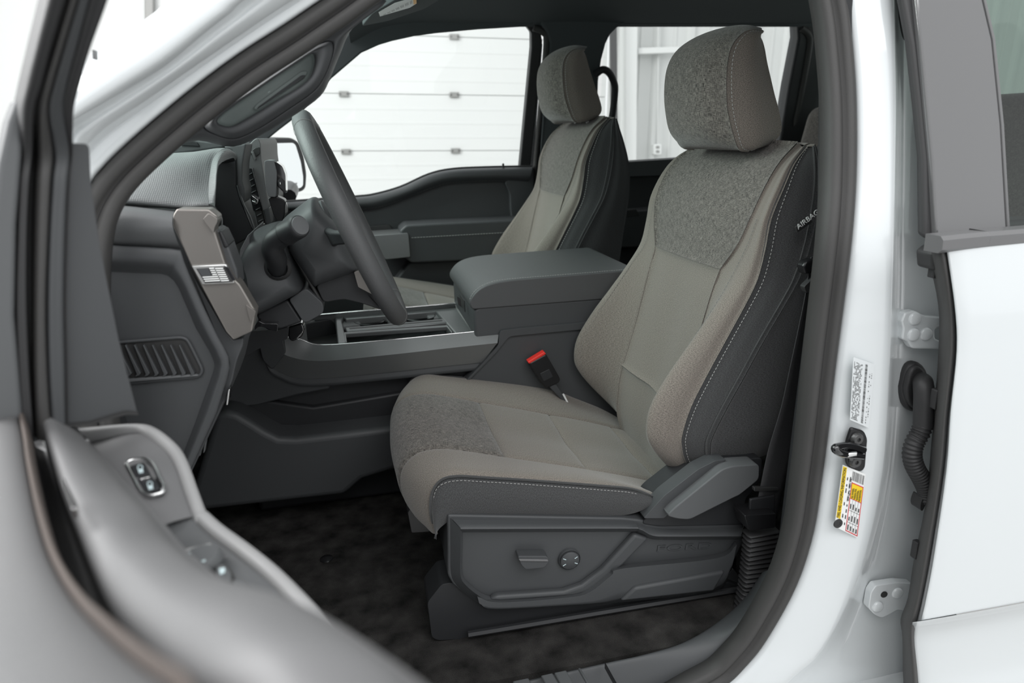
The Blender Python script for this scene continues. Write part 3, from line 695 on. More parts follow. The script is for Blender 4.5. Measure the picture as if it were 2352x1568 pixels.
bp_ = even(smooth([US(*p, .045) for p in L6((785, 640), (762, 700), (720, 775), (702, 860), (722, 950), (772, 1040), (806, 1130), (808, 1210))], 8), n=181)
wb_ = sweep('wiring_boot', bp_, circ(.0138, 16), (0.13, .97, .21), 'rubber', rd, ang=0, label='black corrugated rubber wiring boot', scale=lambda t: (.86+.16*(0.5+0.5*sin(t*2*pi*25)))*(1-.25*max(0, t-.75)*4*.6))
oval = [(730+100*cos(t*pi/12)+(12 if sin(t*pi/12) < 0 else 0), 360+188*sin(t*pi/12)) for t in range(24)]
prism('grommet', [US(*p, .014) for p in L6(*oval)], (0, .016, 0), 'rubber', wb_, .005, 3)
prism('grommet_rim', [US(*p, .020) for p in L6(*[(738+(x-730)*.82, 360+(y-360)*.86) for x, y in oval])], (0, .010, 0), 'rubber', wb_, .004, 3)
tube('elbow', smooth([US(*p, o) for p, o in zip(L6((765, 290), (785, 330), (790, 430), (787, 540), (785, 645)), (.012, .034, .042, .044, .045))], 6), .0140, 'rubber', wb_, n=16, scale=lambda t: .75+.25*min(1, t*5) if t < .2 else (1.0-.02*t))
prism('boot_end', [US(*p, .05) for p in fil(L6((790, 1170), (765, 1230), (762, 1270), (780, 1292), (812, 1220)), 8)], (0, .02, 0), 'rubber', wb_, .004)

# ------------------------------------------------------------------ dashboard
dash = thing('dashboard', 'charcoal dashboard with hooded instrument cluster ahead of the steering wheel', 'dashboard', (-.4, 0, .4))
prism('dash_body', [V(-.62, -.66, .70), V(-.36, -.66, .775), V(-.285, -.66, .775), V(-.275, -.66, .70), V(-.285, -.66, .56), V(-.34, -.66, .46), V(-.50, -.66, .42), V(-.62, -.66, .46)], (0, 1.44, 0), 'plastic', dash, .02, 4)
def UK(K, pts, Y): 
    if not isinstance(Y, (list, tuple)): Y = [Y]*len(pts)
    return [U(*p, y) for p, y in zip(K(*pts), Y)]
# padded shoulder above the end panel
patch('end_pad', [UK(K4, [(120, 760), (300, 770), (600, 800), (845, 820)], -.69), UK(K4, [(90, 850), (300, 830), (560, 850), (815, 885)], -.765), UK(K4, [(70, 1000), (300, 980), (560, 985), (812, 990)], -.785), UK(K4, [(50, 1100), (300, 1110), (600, 1120), (855, 1130)], -.780), UK(K4, [(40, 1168), (300, 1172), (600, 1186), (890, 1200)], -.768)], 'plastic_soft', dash, nu=5, nv=5, dense=False)
# instrument hood
hb = UK(K4, [(60, 790), (400, 800), (650, 815), (900, 826), (1090, 824), (1160, 822)], -.715)
hc = UK(K4, [(100, 735), (400, 738), (700, 768), (930, 790), (1080, 778), (1150, 775)], -.725)
hm = UK(K4, [(300, 600), (560, 590), (780, 600), (960, 625), (1085, 650), (1150, 660)], -.685)
hu = UK(K4, [(500, 450), (680, 420), (850, 415), (1000, 430), (1105, 460), (1165, 480)], -.645)
ht = UK(K4, [(680, 345), (800, 325), (920, 318), (1040, 308), (1140, 318), (1195, 345)], -.60)
hx = UK(K4, [(740, 312), (850, 300), (980, 288), (1100, 270), (1190, 258), (1270, 262)], -.54)
hy = UK(K4, [(800, 296), (920, 288), (1040, 280), (1180, 262), (1270, 248), (1340, 252)], -.44)
hz = UK(K4, [(860, 294), (980, 287), (1100, 280), (1230, 268), (1330, 262), (1385, 290)], -.34)
hw = UK(K4, [(900, 310), (1020, 300), (1140, 295), (1270, 290), (1360, 300), (1405, 345)], -.26)
patch('instrument_hood', [hb, hc, hm, hu, ht, hx, hy, hz, hw], 'dash_grain', dash, nu=4, nv=5, dense=False)
lo = [hc[-1], hm[-1], hu[-1], ht[-1], hx[-1], hy[-1], hz[-1], hw[-1]]
li = UK(K4, [(1212, 800), (1222, 640), (1240, 440), (1268, 392), (1300, 370), (1345, 352), (1390, 342), (1403, 372)], [-.712, -.695, -.645, -.61, -.55, -.45, -.35, -.27])
lm = [lerp(a, b, .5)+V(.004, -.003, .003) for a, b in zip(lo, li)]
patch('hood_lip', [lo, lm, li], 'dash_grain', dash, nu=6, nv=5, dense=False, flip=True)
lb = [p+V(-.05, .08, -.01) for p in li]
patch('cluster_pocket', [li, lb], 'plastic_dark', dash, nu=4, nv=5, dense=False, flip=True)
patch('hood_foot', [UK(K4, [(1090, 824), (1160, 822), (1215, 838), (1260, 870), (1285, 920), (1280, 990), (1240, 1030)], -.72), UK(K4, [(1080, 778), (1150, 775), (1212, 800), (1250, 860), (1275, 915), (1270, 985), (1232, 1020)], -.725)], 'dash_grain', dash, nu=3, nv=4, dense=False)
slab('cluster_face', K4((1150, 860), (1180, 430), (1250, 330), (1405, 300), (1416, 610), (1470, 780), (1560, 1000), (1600, 1060), (1420, 1160), (1360, 1210), (1330, 1130), (1270, 900)), -.245, .02, 'plastic_dark', dash, bw=.003)
slab('cluster_wing', K4((1290, 236), (1505, 205), (1472, 400), (1470, 560), (1492, 640), (1490, 745), (1468, 782), (1440, 700), (1416, 600), (1408, 345), (1370, 270)), -.235, .10, 'plastic_soft', dash, bw=.006)
slab('cluster_edge', K4((1416, 600), (1440, 700), (1470, 780), (1530, 900), (1570, 1020), (1600, 1080), (1585, 1010), (1548, 900), (1490, 790), (1452, 690), (1425, 600)), -.25, .012, 'plastic', dash, bw=.003)
slab('dash_top', K4((740, 315), (860, 230), (1000, 165), (1300, 205), (1290, 245), (1100, 270)), -.10, .4, 'plastic_soft', dash, bw=.004)
sg_ = slab('speaker_grille', K4((885, 225), (910, 185), (980, 168), (1045, 195), (1070, 235)), -.105, .01, 'plastic_dark', dash, bw=.002)
# centre stack
slab('stack_frame', fil(K4((1478, 380), (1500, 250), (1590, 158), (1622, 154), (1644, 200), (1650, 340), (1720, 800), (1692, 985), (1612, 1004), (1545, 720), (1482, 480)), 6), -.10, .34, 'trim_grey', dash, bw=.006)
slab('stack_shelf', fil(K4((1538, 300), (1590, 245), (1636, 235), (1640, 300), (1600, 330)), 4), -.104, .02, 'label_black', dash, bw=.001)
slab('shelf_tab', K4((1555, 285), (1578, 280), (1605, 355), (1588, 362)), -.108, .01, 'trim_grey', dash, bw=.001)
prism('screen', [U(*p, y) for p, y in zip(K4((1572, 438), (1666, 376), (1734, 815), (1668, 836)), (-.108, .10, .10, -.108))], (-.02, 0, 0), 'screen', dash, .001, label='dark touch screen catching the window light')
vt = slab('stack_vent', K4((1506, 458), (1562, 446), (1692, 962), (1622, 992)), -.106, .02, 'label_black', dash, bw=.002)
for k in range(9):
    t = (k+.6)/9.3; x = 1510+118*t; y = 470+510*t
    slab('vent_slat', K4((x+2, y), (x+44, y-22), (x+46, y-16), (x+4, y+8)), -.112, .012, 'plastic_soft', vt, bw=.001)
slab('vent_trim', K4((1562, 446), (1570, 442), (1698, 960), (1690, 965)), -.112, .02, 'black_gloss', vt, bw=.001)
slab('vent_tab', K4((1556, 690), (1624, 738), (1612, 778), (1572, 786), (1560, 740), (1590, 755)), -.125, .02, 'chrome', vt, bw=.002)
slab('vent_foot', K4((1612, 992), (1680, 960), (1682, 970), (1614, 1004)), -.113, .02, 'silver', vt, bw=.001)
slab('stack_lower', K4((1672, 836), (1724, 812), (1745, 960), (1700, 975)), -.103, .05, 'plastic', dash, bw=.002)
# brushed bezel with flag badge
bz = K4((850, 824), (1155, 826), (1238, 892), (1240, 930), (1205, 1010), (1310, 1340), (1398, 1490))+K6((985, 150), (1085, 322), (1062, 452), (940, 508), (892, 455), (735, 165))+K4((980, 1360), (880, 1130), (815, 1000), (812, 885))
bez = slab('end_bezel', fil(bz, 5), -.775, .030, 'pewter', dash, bw=.012, seg=5, label='brushed pewter bezel at the dashboard end')
slab('bezel_facet', fil(K4((1095, 925), (1150, 862), (1225, 905), (1238, 940), (1205, 1005), (1200, 1060)), 5), -.781, .03, 'pewter', bez, bw=.008)
slab('bezel_foot', fil(K6((1020, 278), (1085, 322), (1080, 340), (1052, 395)), 3), -.7785, .03, 'pewter', bez, bw=.003)
def bq(u, v, Y=-.7795):
    c = [Vector(p) for p in K4((985, 1362), (1318, 1346), (1400, 1528), (1088, 1545))]
    p = lerp(lerp(c[0], c[1], u), lerp(c[3], c[2], u), v); return U(p.x, p.y, Y)
bad = prism('flag_badge', [bq(0, 0), bq(1, 0), bq(1, 1), bq(0, 1)], (0, .006, 0), 'silver', bez, .0015, 2, label='chrome badge with a stylised flag')
prism('badge_field', [bq(.10, .16, -.7805), bq(.93, .16, -.7805), bq(.97, .92, -.7805), bq(.12, .92, -.7805)], (0, .002, 0), 'steel_grey', bad, 0)
prism('flag_canton', [bq(.12, .18, -.7815), bq(.42, .16, -.7815), bq(.44, .56, -.7815), bq(.14, .56, -.7815)], (0, .002, 0), 'plastic', bad, .0004, 2)
for k in range(7):
    v = .17+.105*k; a = .46 if k < 4 else .14
    for (u0, u1) in ((a, .60), (.62, .86)):
        dv = .02 if u0 > .6 else 0
        prism('flag_stripe', [bq(u0, v+dv, -.7822), bq(u1, v+dv, -.7822), bq(u1, v+dv+.055, -.7822), bq(u0, v+dv+.055, -.7822)], (0, .002, 0), 'label_white', bad, .0004, 2)
prism('badge_dark_end', [bq(.90, .10, -.7822), bq(1.03, .16, -.7822), bq(1.06, .85, -.7822), bq(.96, .88, -.7822)], (0, .002, 0), 'screen', bad, .0004, 2)
slab('bezel_side', K4((1205, 1010), (1265, 1035), (1330, 1150), (1420, 1400), (1440, 1560), (1400, 1540), (1310, 1340)), -.762, .05, 'plastic', dash, bw=.006)
slab('bezel_gap', K4((1240, 1040), (1275, 1035), (1345, 1180), (1300, 1200)), -.764, .05, 'plastic_dark', dash, bw=.003)
# end panel with side vent
ep = [(-60, -130), (225, -100), (600, -80), (632, 20), (740, 270), (850, 500), (905, 590), (920, 650), (914, 720), (870, 850), (840, 960), (650, 1380), (560, 1560), (200, 1560), (-60, 400)]
ip = [(-40, 62), (490, 82), (545, 108), (585, 165), (700, 430), (790, 585), (820, 655), (815, 700), (690, 1050), (612, 1250), (520, 1500), (200, 1500), (-40, 500)]
def ringpx(P, n=60): return [(p.x, p.y) for p in even([Vector((x, y, 0)) for x, y in P], n=n, closed=True)]
EO, IO = ringpx(fil(K6(*ep), 6)), ringpx(fil(K6(*ip), 10))
IO = [min(IO, key=lambda q: (q[0]-e[0])**2+(q[1]-e[1])**2) for e in EO]
ic = (sum(p[0] for p in IO)/len(IO), sum(p[1] for p in IO)/len(IO))
def toc(P, k): return [(ic[0]+(x-ic[0])*k, ic[1]+(y-ic[1])*k) for x, y in P]
rg = [(EO, -.745), (EO, -.772), (mix(EO, IO, .06), -.7775), (mix(EO, IO, .35), -.7805), (mix(EO, IO, .6), -.779), (mix(EO, IO, .93), -.766), (IO, -.764)]
patch('end_panel', [[U(*R[0][i], R[1]) for R in rg] for i in range(len(EO))], 'plastic', dash, nu=1, nv=3, closed=True, dense=False, flip=True, label='charcoal panel on the dashboard end')
slab('panel_field', fil(K6(*ip), 10), -.7645, .02, 'plastic', dash, bw=0)
slab('dash_rim', K6((640, 10), (720, 160), (890, 450), (940, 508), (1005, 492), (1002, 540), (962, 640), (935, 760), (900, 860), (850, 975), (650, 1400), (560, 1560), (640, 1350), (830, 960), (905, 720), (912, 655), (900, 600), (840, 500)), -.762, .12, 'plastic', dash, bw=.005)
vo_ = [(180, 522), (600, 488), (640, 498), (665, 540), (738, 688), (738, 718), (710, 742), (235, 784)]
sv = slab('side_vent', fil(K6(*vo_), 8), -.766, .004, 'label_black', dash, bw=.001, label='slatted vent in the dashboard end')
tube('vent_rim', [U(*p, -.767) for p in fil(K6(*vo_), 8)], .0022, 'plastic', sv, closed=True, n=8)
slab('vent_lip', K6((235, 760), (700, 728), (720, 735), (705, 742), (235, 782)), -.772, .006, 'plastic_soft', sv, bw=.002)
for k in range(8):
    x = 168+58*k
    slab('vent_slat', K6((x+14, 540), (x+22, 538), (x+118, 722), (x+104, 736), (x+80, 744), (x+92, 726)), -.772, .006, 'plastic', sv, bw=.0012)
slab('lower_latch', K6((905, 830), (918, 820), (905, 925), (892, 925)), -.775, .02, 'chrome', dash, bw=.002)
for p in ((730, 1180), (756, 1160)): slab('panel_clip', K6((p[0], p[1]), (p[0]+10, p[1]), (p[0]-2, p[1]+70), (p[0]-12, p[1]+75)), -.755, .01, 'plastic_soft', dash, bw=.001)
# knee bolster under the column
slab('knee_bolster', fil(K6((980, 440), (1060, 450), (1230, 440), (1300, 420), (1290, 500), (1110, 560), (960, 640), (900, 720)), 6), -.42, .30, 'plastic_dark', dash, bw=.012)

# ------------------------------------------------------------------ steering column, stalks and wheel
colm = thing('steering_column', 'dark steering column shroud with wiper stalk and gear lever', 'steering column', (-.12, -.43, .6))
pillow('front_shroud', K5((395, 655), (330, 668), (215, 708), (160, 800), (140, 880), (170, 975), (195, 1165), (255, 1232), (430, 1140), (565, 1068), (470, 830), (440, 720)), -.535, .20, 'plastic', colm, .62, .35, 14)
slab('shroud_collar', fil(K5((200, 715), (140, 830), (150, 930), (175, 975), (205, 920), (210, 850)), 8), -.525, .19, 'plastic_soft', colm, bw=.008)
pillow('rear_shroud', K5((405, 645), (440, 605), (585, 495), (622, 486), (700, 570), (775, 640), (805, 690), (930, 940), (880, 962), (650, 1040), (625, 1055), (465, 820)), -.520, .19, 'plastic', colm, .50, .42, 14)
slab('shroud_gap', K5((455, 820), (475, 815), (680, 1165), (665, 1180)), -.490, .12, 'label_black', colm, bw=.004)
slab('lower_shroud', fil(K5((630, 1050), (880, 955), (960, 1010), (1060, 1130), (1110, 1220), (1040, 1205), (930, 1168), (810, 1140), (680, 1162)), 10), -.485, .11, 'plastic_dark', colm, bw=.012, seg=4)
slab('lower_box', fil(K5((455, 1140), (570, 1068), (678, 1165), (682, 1228), (572, 1292), (545, 1282)), 9), -.500, .14, 'plastic', colm, bw=.010, seg=4)
slab('under_cover', fil(K5((245, 1235), (450, 1140), (545, 1285), (420, 1328), (330, 1345), (270, 1300)), 8), -.495, .15, 'plastic_dark', colm, bw=.008)
slab('tilt_lever', fil(K5((238, 1310), (262, 1278), (296, 1296), (388, 1298), (384, 1350), (345, 1338), (290, 1318), (262, 1318), (240, 1345)), 4), -.53, .02, 'black_gloss', colm, bw=.003, label='glossy black tilt lever')
slab('key_panel', fil(K5((455, 1320), (545, 1290), (560, 1340), (540, 1385), (480, 1415), (455, 1395)), 6), -.42, .03, 'black_gloss', colm, bw=.003)
slab('panel_light', K5((505, 1390), (545, 1345), (548, 1352), (512, 1396)), -.422, .004, 'chrome', colm, bw=.0005)
slab('stalk_plate', fil(K5((304, 870), (330, 850), (420, 845), (470, 935), (345, 1003)), 7), -.534, .03, 'plastic', colm, bw=.003)
stp = smooth([U(*p, y) for p, y in zip(K5((385, 945), (375, 880), (352, 820), (372, 765), (425, 728), (480, 695)), (-.525, -.545, -.560, -.568, -.577, -.590))], 6)
stm = tube('wiper_stalk', stp, .0165, 'plastic_dark', colm, n=16, scale=lambda t: 1.0+.06*t, label='stubby black wiper stalk')
ax = (U(*K5((530, 667))[0], -.607)-U(*K5((430, 722))[0], -.575)).normalized(); c0 = U(*K5((530, 667))[0], -.607)
lathe('stalk_end', c0, ax, [(0, .001), (.0155, .0), (.0172, -.002), (.0180, -.008), (.0186, -.035), (.0190, -.036), (.0190, -.038), (.0178, -.040), (.0172, -.06)], 'plastic_dark', stm, 32)
lathe('stalk_cap', c0, ax, [(0, .0022), (.0140, .0020), (.0146, .0008), (.0146, -.001)], 'plastic_soft', stm, 32)
lathe('stalk_boot', U(*K5((388, 935))[0], -.534), (0, -1, 0), [(.022, 0), (.021, .003), (.018, .005), (.016, .008)], 'rubber', stm, 20)
gl = slab('gear_lever', fil(K4((1680, 372), (1700, 362), (1772, 365), (1800, 480), (1792, 715), (1718, 708), (1688, 600)), 5), -.36, .045, 'plastic_soft', colm, bw=.008, seg=4, label='grey column gear lever with black face')
slab('lever_face', fil(K4((1778, 368), (1850, 420), (1880, 500), (1884, 690), (1800, 605), (1795, 480)), 5), -.355, .04, 'black_gloss', gl, bw=.004)
slab('lever_shank', fil(K4((1714, 716), (1795, 704), (1878, 742), (1872, 880), (1850, 960), (1815, 975), (1765, 880)), 6), -.35, .035, 'black_part', gl, bw=.008)
slab('lever_clasp', K4((1876, 740), (1895, 800), (1898, 860), (1870, 900), (1862, 860)), -.335, .02, 'silver', gl, bw=.003)
slab('lever_button', fil(K4((1802, 560), (1828, 530), (1872, 560), (1880, 670), (1820, 610)), 3), -.358, .01, 'plastic_dark', gl, bw=.001)
slab('lever_mark', K4((1826, 572), (1832, 570), (1836, 590), (1829, 592)), -.3595, .004, 'label_white', gl, bw=0)

wc = V(-.015, -.43, .707); wn = V(.934, 0, .355).normalized(); wt = V(-.355, 0, .934).normalized(); wy = V(0, 1, 0)
wheel = thing('steering_wheel', 'dark leather steering wheel seen almost edge-on', 'steering wheel', tuple(wc))
def wp_(r, a, h=0): return wc+wt*(r*cos(a))+wy*(r*sin(a))+wn*h
rim = [wp_(.186, 2*pi*i/96) for i in range(96)]
sweep('rim', rim, circ(.0172, 16, .98), tuple(wn), 'leather', wheel, closed=True, ang=0)
for a in (2*pi*.070, -2*pi*.070, pi-.42, pi+.42):
    lathe('rim_seam', wp_(.186, a), (wp_(.186, a+.01)-wp_(.186, a-.01)), [(.0174, -.0008), (.0178, 0), (.0174, .0008)], 'thread_dim', wheel, 24)
lathe('hub', wc, wn, [(0, -.026), (.045, -.028), (.055, -.034), (.058, -.050), (.056, -.070), (.045, -.085), (.0, -.09)], 'plastic', wheel, 40)
lathe('hub_ring', wc, wn, [(.057, -.060), (.061, -.066), (.058, -.074), (.050, -.076)], 'steel_grey', wheel, 40)
for a in (pi/2, -pi/2, pi-.35, pi+.35):
    dd = (wp_(1, a)-wc); tt = (wp_(1, a+pi/2)-wc)
    P = [wp_(.070, a, -.038)+tt*.018, wp_(.120, a, -.024)+tt*.012, wp_(.176, a, -.004)+tt*.010, wp_(.176, a, -.004)-tt*.010, wp_(.120, a, -.024)-tt*.012, wp_(.070, a, -.038)-tt*.018]
    prism('spoke', P, wn*-.012, 'plastic_dark', wheel, .004, 3)
prism('spoke_trim', [U(*p, -.50) for p in fil(K5((876, 965), (938, 945), (944, 1005), (985, 1040), (1050, 1112), (1054, 1140), (975, 1100), (902, 1062)), 3)], (0, .012, 0), 'pewter', wheel, .003, 3, label='satin metal spoke trim')

# ------------------------------------------------------------------ front seats
SY = -0.43                                                    # driver's seat centre line
def seat_core(root):
    # ---- backrest: control columns from the middle to the rear edge, rows by height
    zr = [.16, .22, .28, .33, .38, .44, .50, .56, .60, .65, .70, .75, .785, .812]
    c1 = [(.130, .560), (.135, .547), (.138, .549), (.140, .558), (.140, .573), (.140, .590), (.140, .606), (.140, .622), (.143, .634), (.178, .645), (.196, .656), (.198, .678), (.190, .705), (.172, .748)]
    c2 = [(.190, .545), (.205, .507), (.210, .476), (.212, .463), (.212, .470), (.210, .506), (.207, .553), (.205, .599), (.205, .627), (.211, .645), (.216, .657), (.212, .680), (.201, .707), (.181, .748)]
    c3 = [(.225, .548), (.232, .530), (.235, .521), (.236, .520), (.236, .534), (.235, .564), (.234, .597), (.233, .630), (.233, .648), (.234, .657), (.232, .664), (.226, .687), (.212, .712), (.189, .750)]
    c4 = [(.240, .590), (.250, .572), (.255, .566), (.258, .568), (.260, .590), (.260, .622), (.258, .655), (.257, .690), (.255, .712), (.252, .728), (.248, .738), (.238, .745), (.222, .750), (.195, .760)]
    c5 = [(.228, .700), (.236, .715), (.240, .735), (.245, .748), (.245, .758), (.245, .766), (.245, .774), (.243, .784), (.242, .789), (.240, .791), (.235, .787), (.225, .776), (.212, .768), (.190, .768)]
    zb = {0: .150, 1: .160, 2: .215, 3: .250, 4: .252, 5: .262}
    def zz(z, k): return z if z >= .33 else zb[k]+(z-.16)*(.33-zb[k])/.17
    def col(k, c, s): return [V(x, SY+s*w, zz(z, k)+(0.004 if (i == 13 and k < 2) else 0)) for i, ((w, x), z) in enumerate(zip(c, zr))]
    cen = [V(x+dx, SY, zz(z, 0)+(0.009 if i == 13 else 0)) for i, ((w, x), z, dx) in enumerate(zip(c1, zr, (.004, .006, .008, .009, .008, .006, .004, .0, -.004, -.010, -.013, -.013, -.010, -.002)))]
    def insert(name, mat, a, b, **k):
        L = col(1, c1, 1)[a:b]; R = col(1, c1, -1)[a:b]; M = cen[a:b]
        mid = lambda P, Qq, f: [lerp(p, q, f)+V(-.002, 0, 0) for p, q in zip(P, Qq)]
        return patch(name, [L, mid(L, M, .5), M, mid(R, M, .5), R], mat, root, nu=5, nv=5, tuck=.006, puff=.004, tr=.005, flip=True, **k)
    insert('upper_insert', 'fab_weave', 8, 14, label='tweed-like woven upper panel of the backrest')
    insert('back_insert', 'fab_light', 3, 9)
    insert('lumbar_insert', 'fab_light', 0, 4)
    for s in (1, -1):
        A1, A2, A3, A4, A5 = col(1, c1, s), col(2, c2, s), col(3, c3, s), col(4, c4, s), col(5, c5, s)
        fl = s > 0
        in12 = [lerp(a, b, .55)+V(.010*min(1, max(0, (.62-b.z)/.2)), 0, 0) for a, b in zip(A1, A2)]
        in23 = [lerp(a, b, .6)+V(-.008, s*.006, 0) for a, b in zip(A2, A3)]
        patch('back_bolster', [A1, in12, A2, in23, A3], 'fab_light', root, nu=4, nv=4, tuck=.005, tr=.004, flip=not fl, edges='u')
        m34 = [lerp(a, b, .5)+V(-.004, s*.004, 0) for a, b in zip(A3, A4)]
        patch('side_strip', [A3, m34, A4], 'fab_dark', root, nu=5, nv=4, tuck=.004, puff=.002, tr=.004, flip=not fl, edges='u', label='charcoal side strip of the backrest')
        m45 = [lerp(a, b, .5)+V(0, s*.010, 0) for a, b in zip(A4, A5)]
        patch('side_panel', [A4, m45, A5], 'fab_dark', root, nu=6, nv=4, tuck=.004, tr=.004, flip=not fl, edges='u')
        pipe = smooth([p+V(-.001, s*.0005, 0) for p in A3], 6)
        tube('piping', pipe, .0022, 'fab_dark', root, n=6)
        st = smooth([lerp(a, b, .16)+V(-.0015, s*.0035, 0) for a, b in zip(A3, A4)], 5)
        stitches('stitching', st, 'thread', root, n=V(-.4, s*.9, .1))
        st = smooth([lerp(a, b, .87)+V(-.001, s*.0035, 0) for a, b in zip(A3, A4)], 5)
        tube('side_seam', st, .0016, 'fab_dark', root, n=6)
        st = smooth([lerp(a, b, .72 if a.z < .6 else .5)+V(-.0025, 0, 0) for a, b in zip(in12, A2)][2:11], 5)
        stitches('stitching', st, 'thread_dim', root, n=V(-.9, -s*.3, .2), w=.0005)
    L5_, R5_ = col(5, c5, 1), col(5, c5, -1)
    bc = [lerp(a, b, .5)+V(.022, 0, 0) for a, b in zip(L5_, R5_)]
    patch('back_shell', [L5_, bc, R5_], 'fab_dark', root, nu=6, nv=3)
    def tcol(A, B): return [A, lerp(A, B, .5)+V(0, 0, .004), B]
    cs = [(4, c4), (3, c3), (2, c2), (1, c1)]; top = []
    for sgn in (-1, 1):
        seg = [tcol(col(k, c, sgn)[13], lerp(col(5, c5, sgn)[13], bc[13], f)) for (k, c), f in zip(cs, (0, .02, .06, .12))]
        top += seg if sgn < 0 else [tcol(cen[13], bc[13])]+seg[::-1]
    patch('shoulder_top', top, 'fab_light', root, nu=6, nv=3)
    # ---- cushion
    q0 = [(.60, .150), (.53, .176), (.45, .201), (.38, .222), (.30, .248), (.22, .275), (.15, .300), (.10, .314), (.055, .312), (.026, .288), (.018, .255), (.026, .215), (.050, .185)]
    q1 = [(.60, .155), (.53, .182), (.45, .210), (.38, .232), (.30, .257), (.22, .281), (.15, .303), (.10, .315), (.058, .312), (.030, .288), (.022, .255), (.030, .215), (.052, .190)]
    q2 = [(.58, .165), (.50, .198), (.43, .230), (.37, .254), (.29, .276), (.22, .293), (.155, .309), (.11, .318), (.072, .313), (.047, .291), (.039, .258), (.044, .222), (.060, .200)]
    q3 = [(.50, .200), (.462, .224), (.42, .246), (.36, .261), (.30, .275), (.23, .291), (.16, .306), (.115, .315), (.088, .312), (.072, .292), (.067, .262), (.069, .235), (.072, .212)]
    q4 = [(.49, .190), (.455, .203), (.415, .196), (.36, .200), (.30, .212), (.23, .224), (.16, .233), (.115, .236), (.095, .233), (.086, .228), (.079, .222), (.075, .216), (.073, .208)]
    def cq(q, w, s): return [V(x, SY+s*w, z) for x, z in q]
    def cins(name, mat, a, b, **k):
        L = cq(q1, .14, 1)[a:b]; R = cq(q1, .14, -1)[a:b]; M = cq(q0, 0, 1)[a:b]
        mid = lambda P, Qq: [lerp(p, q, .5)+V(0, 0, .001) for p, q in zip(P, Qq)]
        patch(name, [L, mid(L, M), M, mid(R, M), R], mat, root, nu=5, nv=5, tuck=.006, puff=.004, tr=.005, flip=True, **k)
    cins('cushion_front', 'fab_weave', 5, 13, label='tweed-like woven front of the cushion')
    cins('cushion_insert', 'fab_light', 3, 6)
    cins('cushion_insert', 'fab_light', 1, 4)
    cins('cushion_insert', 'fab_light', 0, 2)
    for s in (1, -1):
        B1, B2, B3, B4 = cq(q1, .14, s), cq(q2, .205, s), cq(q3, .256, s), cq(q4, .262, s)
        fl = s > 0
        b23 = [lerp(a, b, .6)+V(0, s*.004, .004 if i < 8 else 0) for i, (a, b) in enumerate(zip(B2, B3))]
        patch('cushion_bolster', [B1, B2, b23, B3], 'fab_light', root, nu=5, nv=5, tuck=.005, tr=.004, flip=not fl, edges='u')
        mb = [lerp(a, b, .45)+V(0, s*.010, 0) for a, b in zip(B3, B4)]
        patch('cushion_side', [B3, mb, B4], 'fab_dark', root, nu=6, nv=5, tuck=.004, tr=.004, flip=not fl, edges='u', label='charcoal side of the cushion')
        tube('piping', smooth([p+V(0, s*.001, .0005) for p in B3[:12]], 6), .0022, 'fab_dark', root, n=6)
        st = smooth([p+V(.004 if i > 8 else 0, s*.0030, -.0065 if i <= 8 else 0) for i, p in enumerate(B3)][1:12], 5)
        stitches('stitching', st, 'thread', root, n=V(0, s, 0.1))
    # ---- headrest
    h0 = [(.690, .806), (.645, .815), (.615, .840), (.602, .880), (.598, .920), (.602, .960), (.620, .993), (.650, 1.014), (.690, 1.024), (.728, 1.022)]
    h1 = [(.690, .806), (.650, .815), (.622, .840), (.610, .880), (.606, .920), (.610, .960), (.626, .990), (.655, 1.010), (.690, 1.019), (.726, 1.016)]
    h2 = [(.690, .806), (.668, .811), (.652, .838), (.640, .875), (.635, .910), (.634, .945), (.638, .972), (.650, .991), (.672, 1.003), (.702, 1.003)]
    h4 = [(.712, .808), (.742, .818), (.757, .838), (.750, .870), (.738, .900), (.727, .930), (.718, .955), (.712, .975), (.708, .990), (.704, 1.002)]
    def ch(q, w, s, wt=None): return [V(x, SY+s*(w-(.012 if i in (0, 9) else .004 if i in (1, 8) else 0)), z) for i, (x, z) in enumerate(q)]
    patch('headrest_front', [ch(h2, .118, 1), ch(h1, .072, 1), ch(h0, 0, 1), ch(h1, .072, -1), ch(h2, .118, -1)], 'fab_weave', root, nu=6, nv=4, tuck=.0015, tr=.004, flip=True, edges='u', label='tweed-like woven headrest front')
    for s in (1, -1):
        E2, E4 = ch(h2, .118, s), ch(h4, .100, s)
        m = [lerp(a, b, .45)+V(0, s*.014, 0) for a, b in zip(E2, E4)]
        patch('headrest_side', [E2, m, E4], 'fab_light', root, nu=7, nv=4, tuck=.0015, tr=.004, flip=s < 0, edges='u')
        tube('piping', smooth([p+V(.002, -s*.002, 0) for p in E2], 5), .0028, 'fab_light', root, n=6)
        st = smooth([lerp(a, b, .07)+V(0, s*.0045, 0) for a, b in zip(E2, E4)], 5)
        stitches('stitching', st, 'thread', root, n=V(-.3, s, 0), w=.0006)
        tube('headrest_post', [V(.742, SY+s*.06, .77), V(.722, SY+s*.06, .83)], .006, 'silver', root, n=10)
    r0 = [V(x+.016, SY, z) for x, z in h4]
    patch('headrest_back', [ch(h4, .100, 1), r0, ch(h4, .100, -1)], 'fab_light', root, nu=6, nv=4)
    # ---- pan and frame under the cushion
    prism('seat_pan', [V(.09, SY-.24, .20), V(.09, SY-.24, .12), V(.14, SY-.24, .07), V(.55, SY-.24, .05), V(.60, SY-.24, .11), V(.30, SY-.24, .17)], (0, .48, 0), 'plastic_dark', root, .008)
    for s in (1, -1):
        prism('seat_rail', [V(.10, SY+s*.20-.02, .06), V(.66, SY+s*.20-.02, .05), V(.66, SY+s*.20-.02, .004), V(.10, SY+s*.20-.02, .004)], (0, .04, 0), 'black_part', root, .004)
seat = thing('driver_seat', 'grey cloth bucket seat nearest the open door, with plastic side shield and recline lever', 'car seat', (0.35, SY, 0), group='front bucket seats')
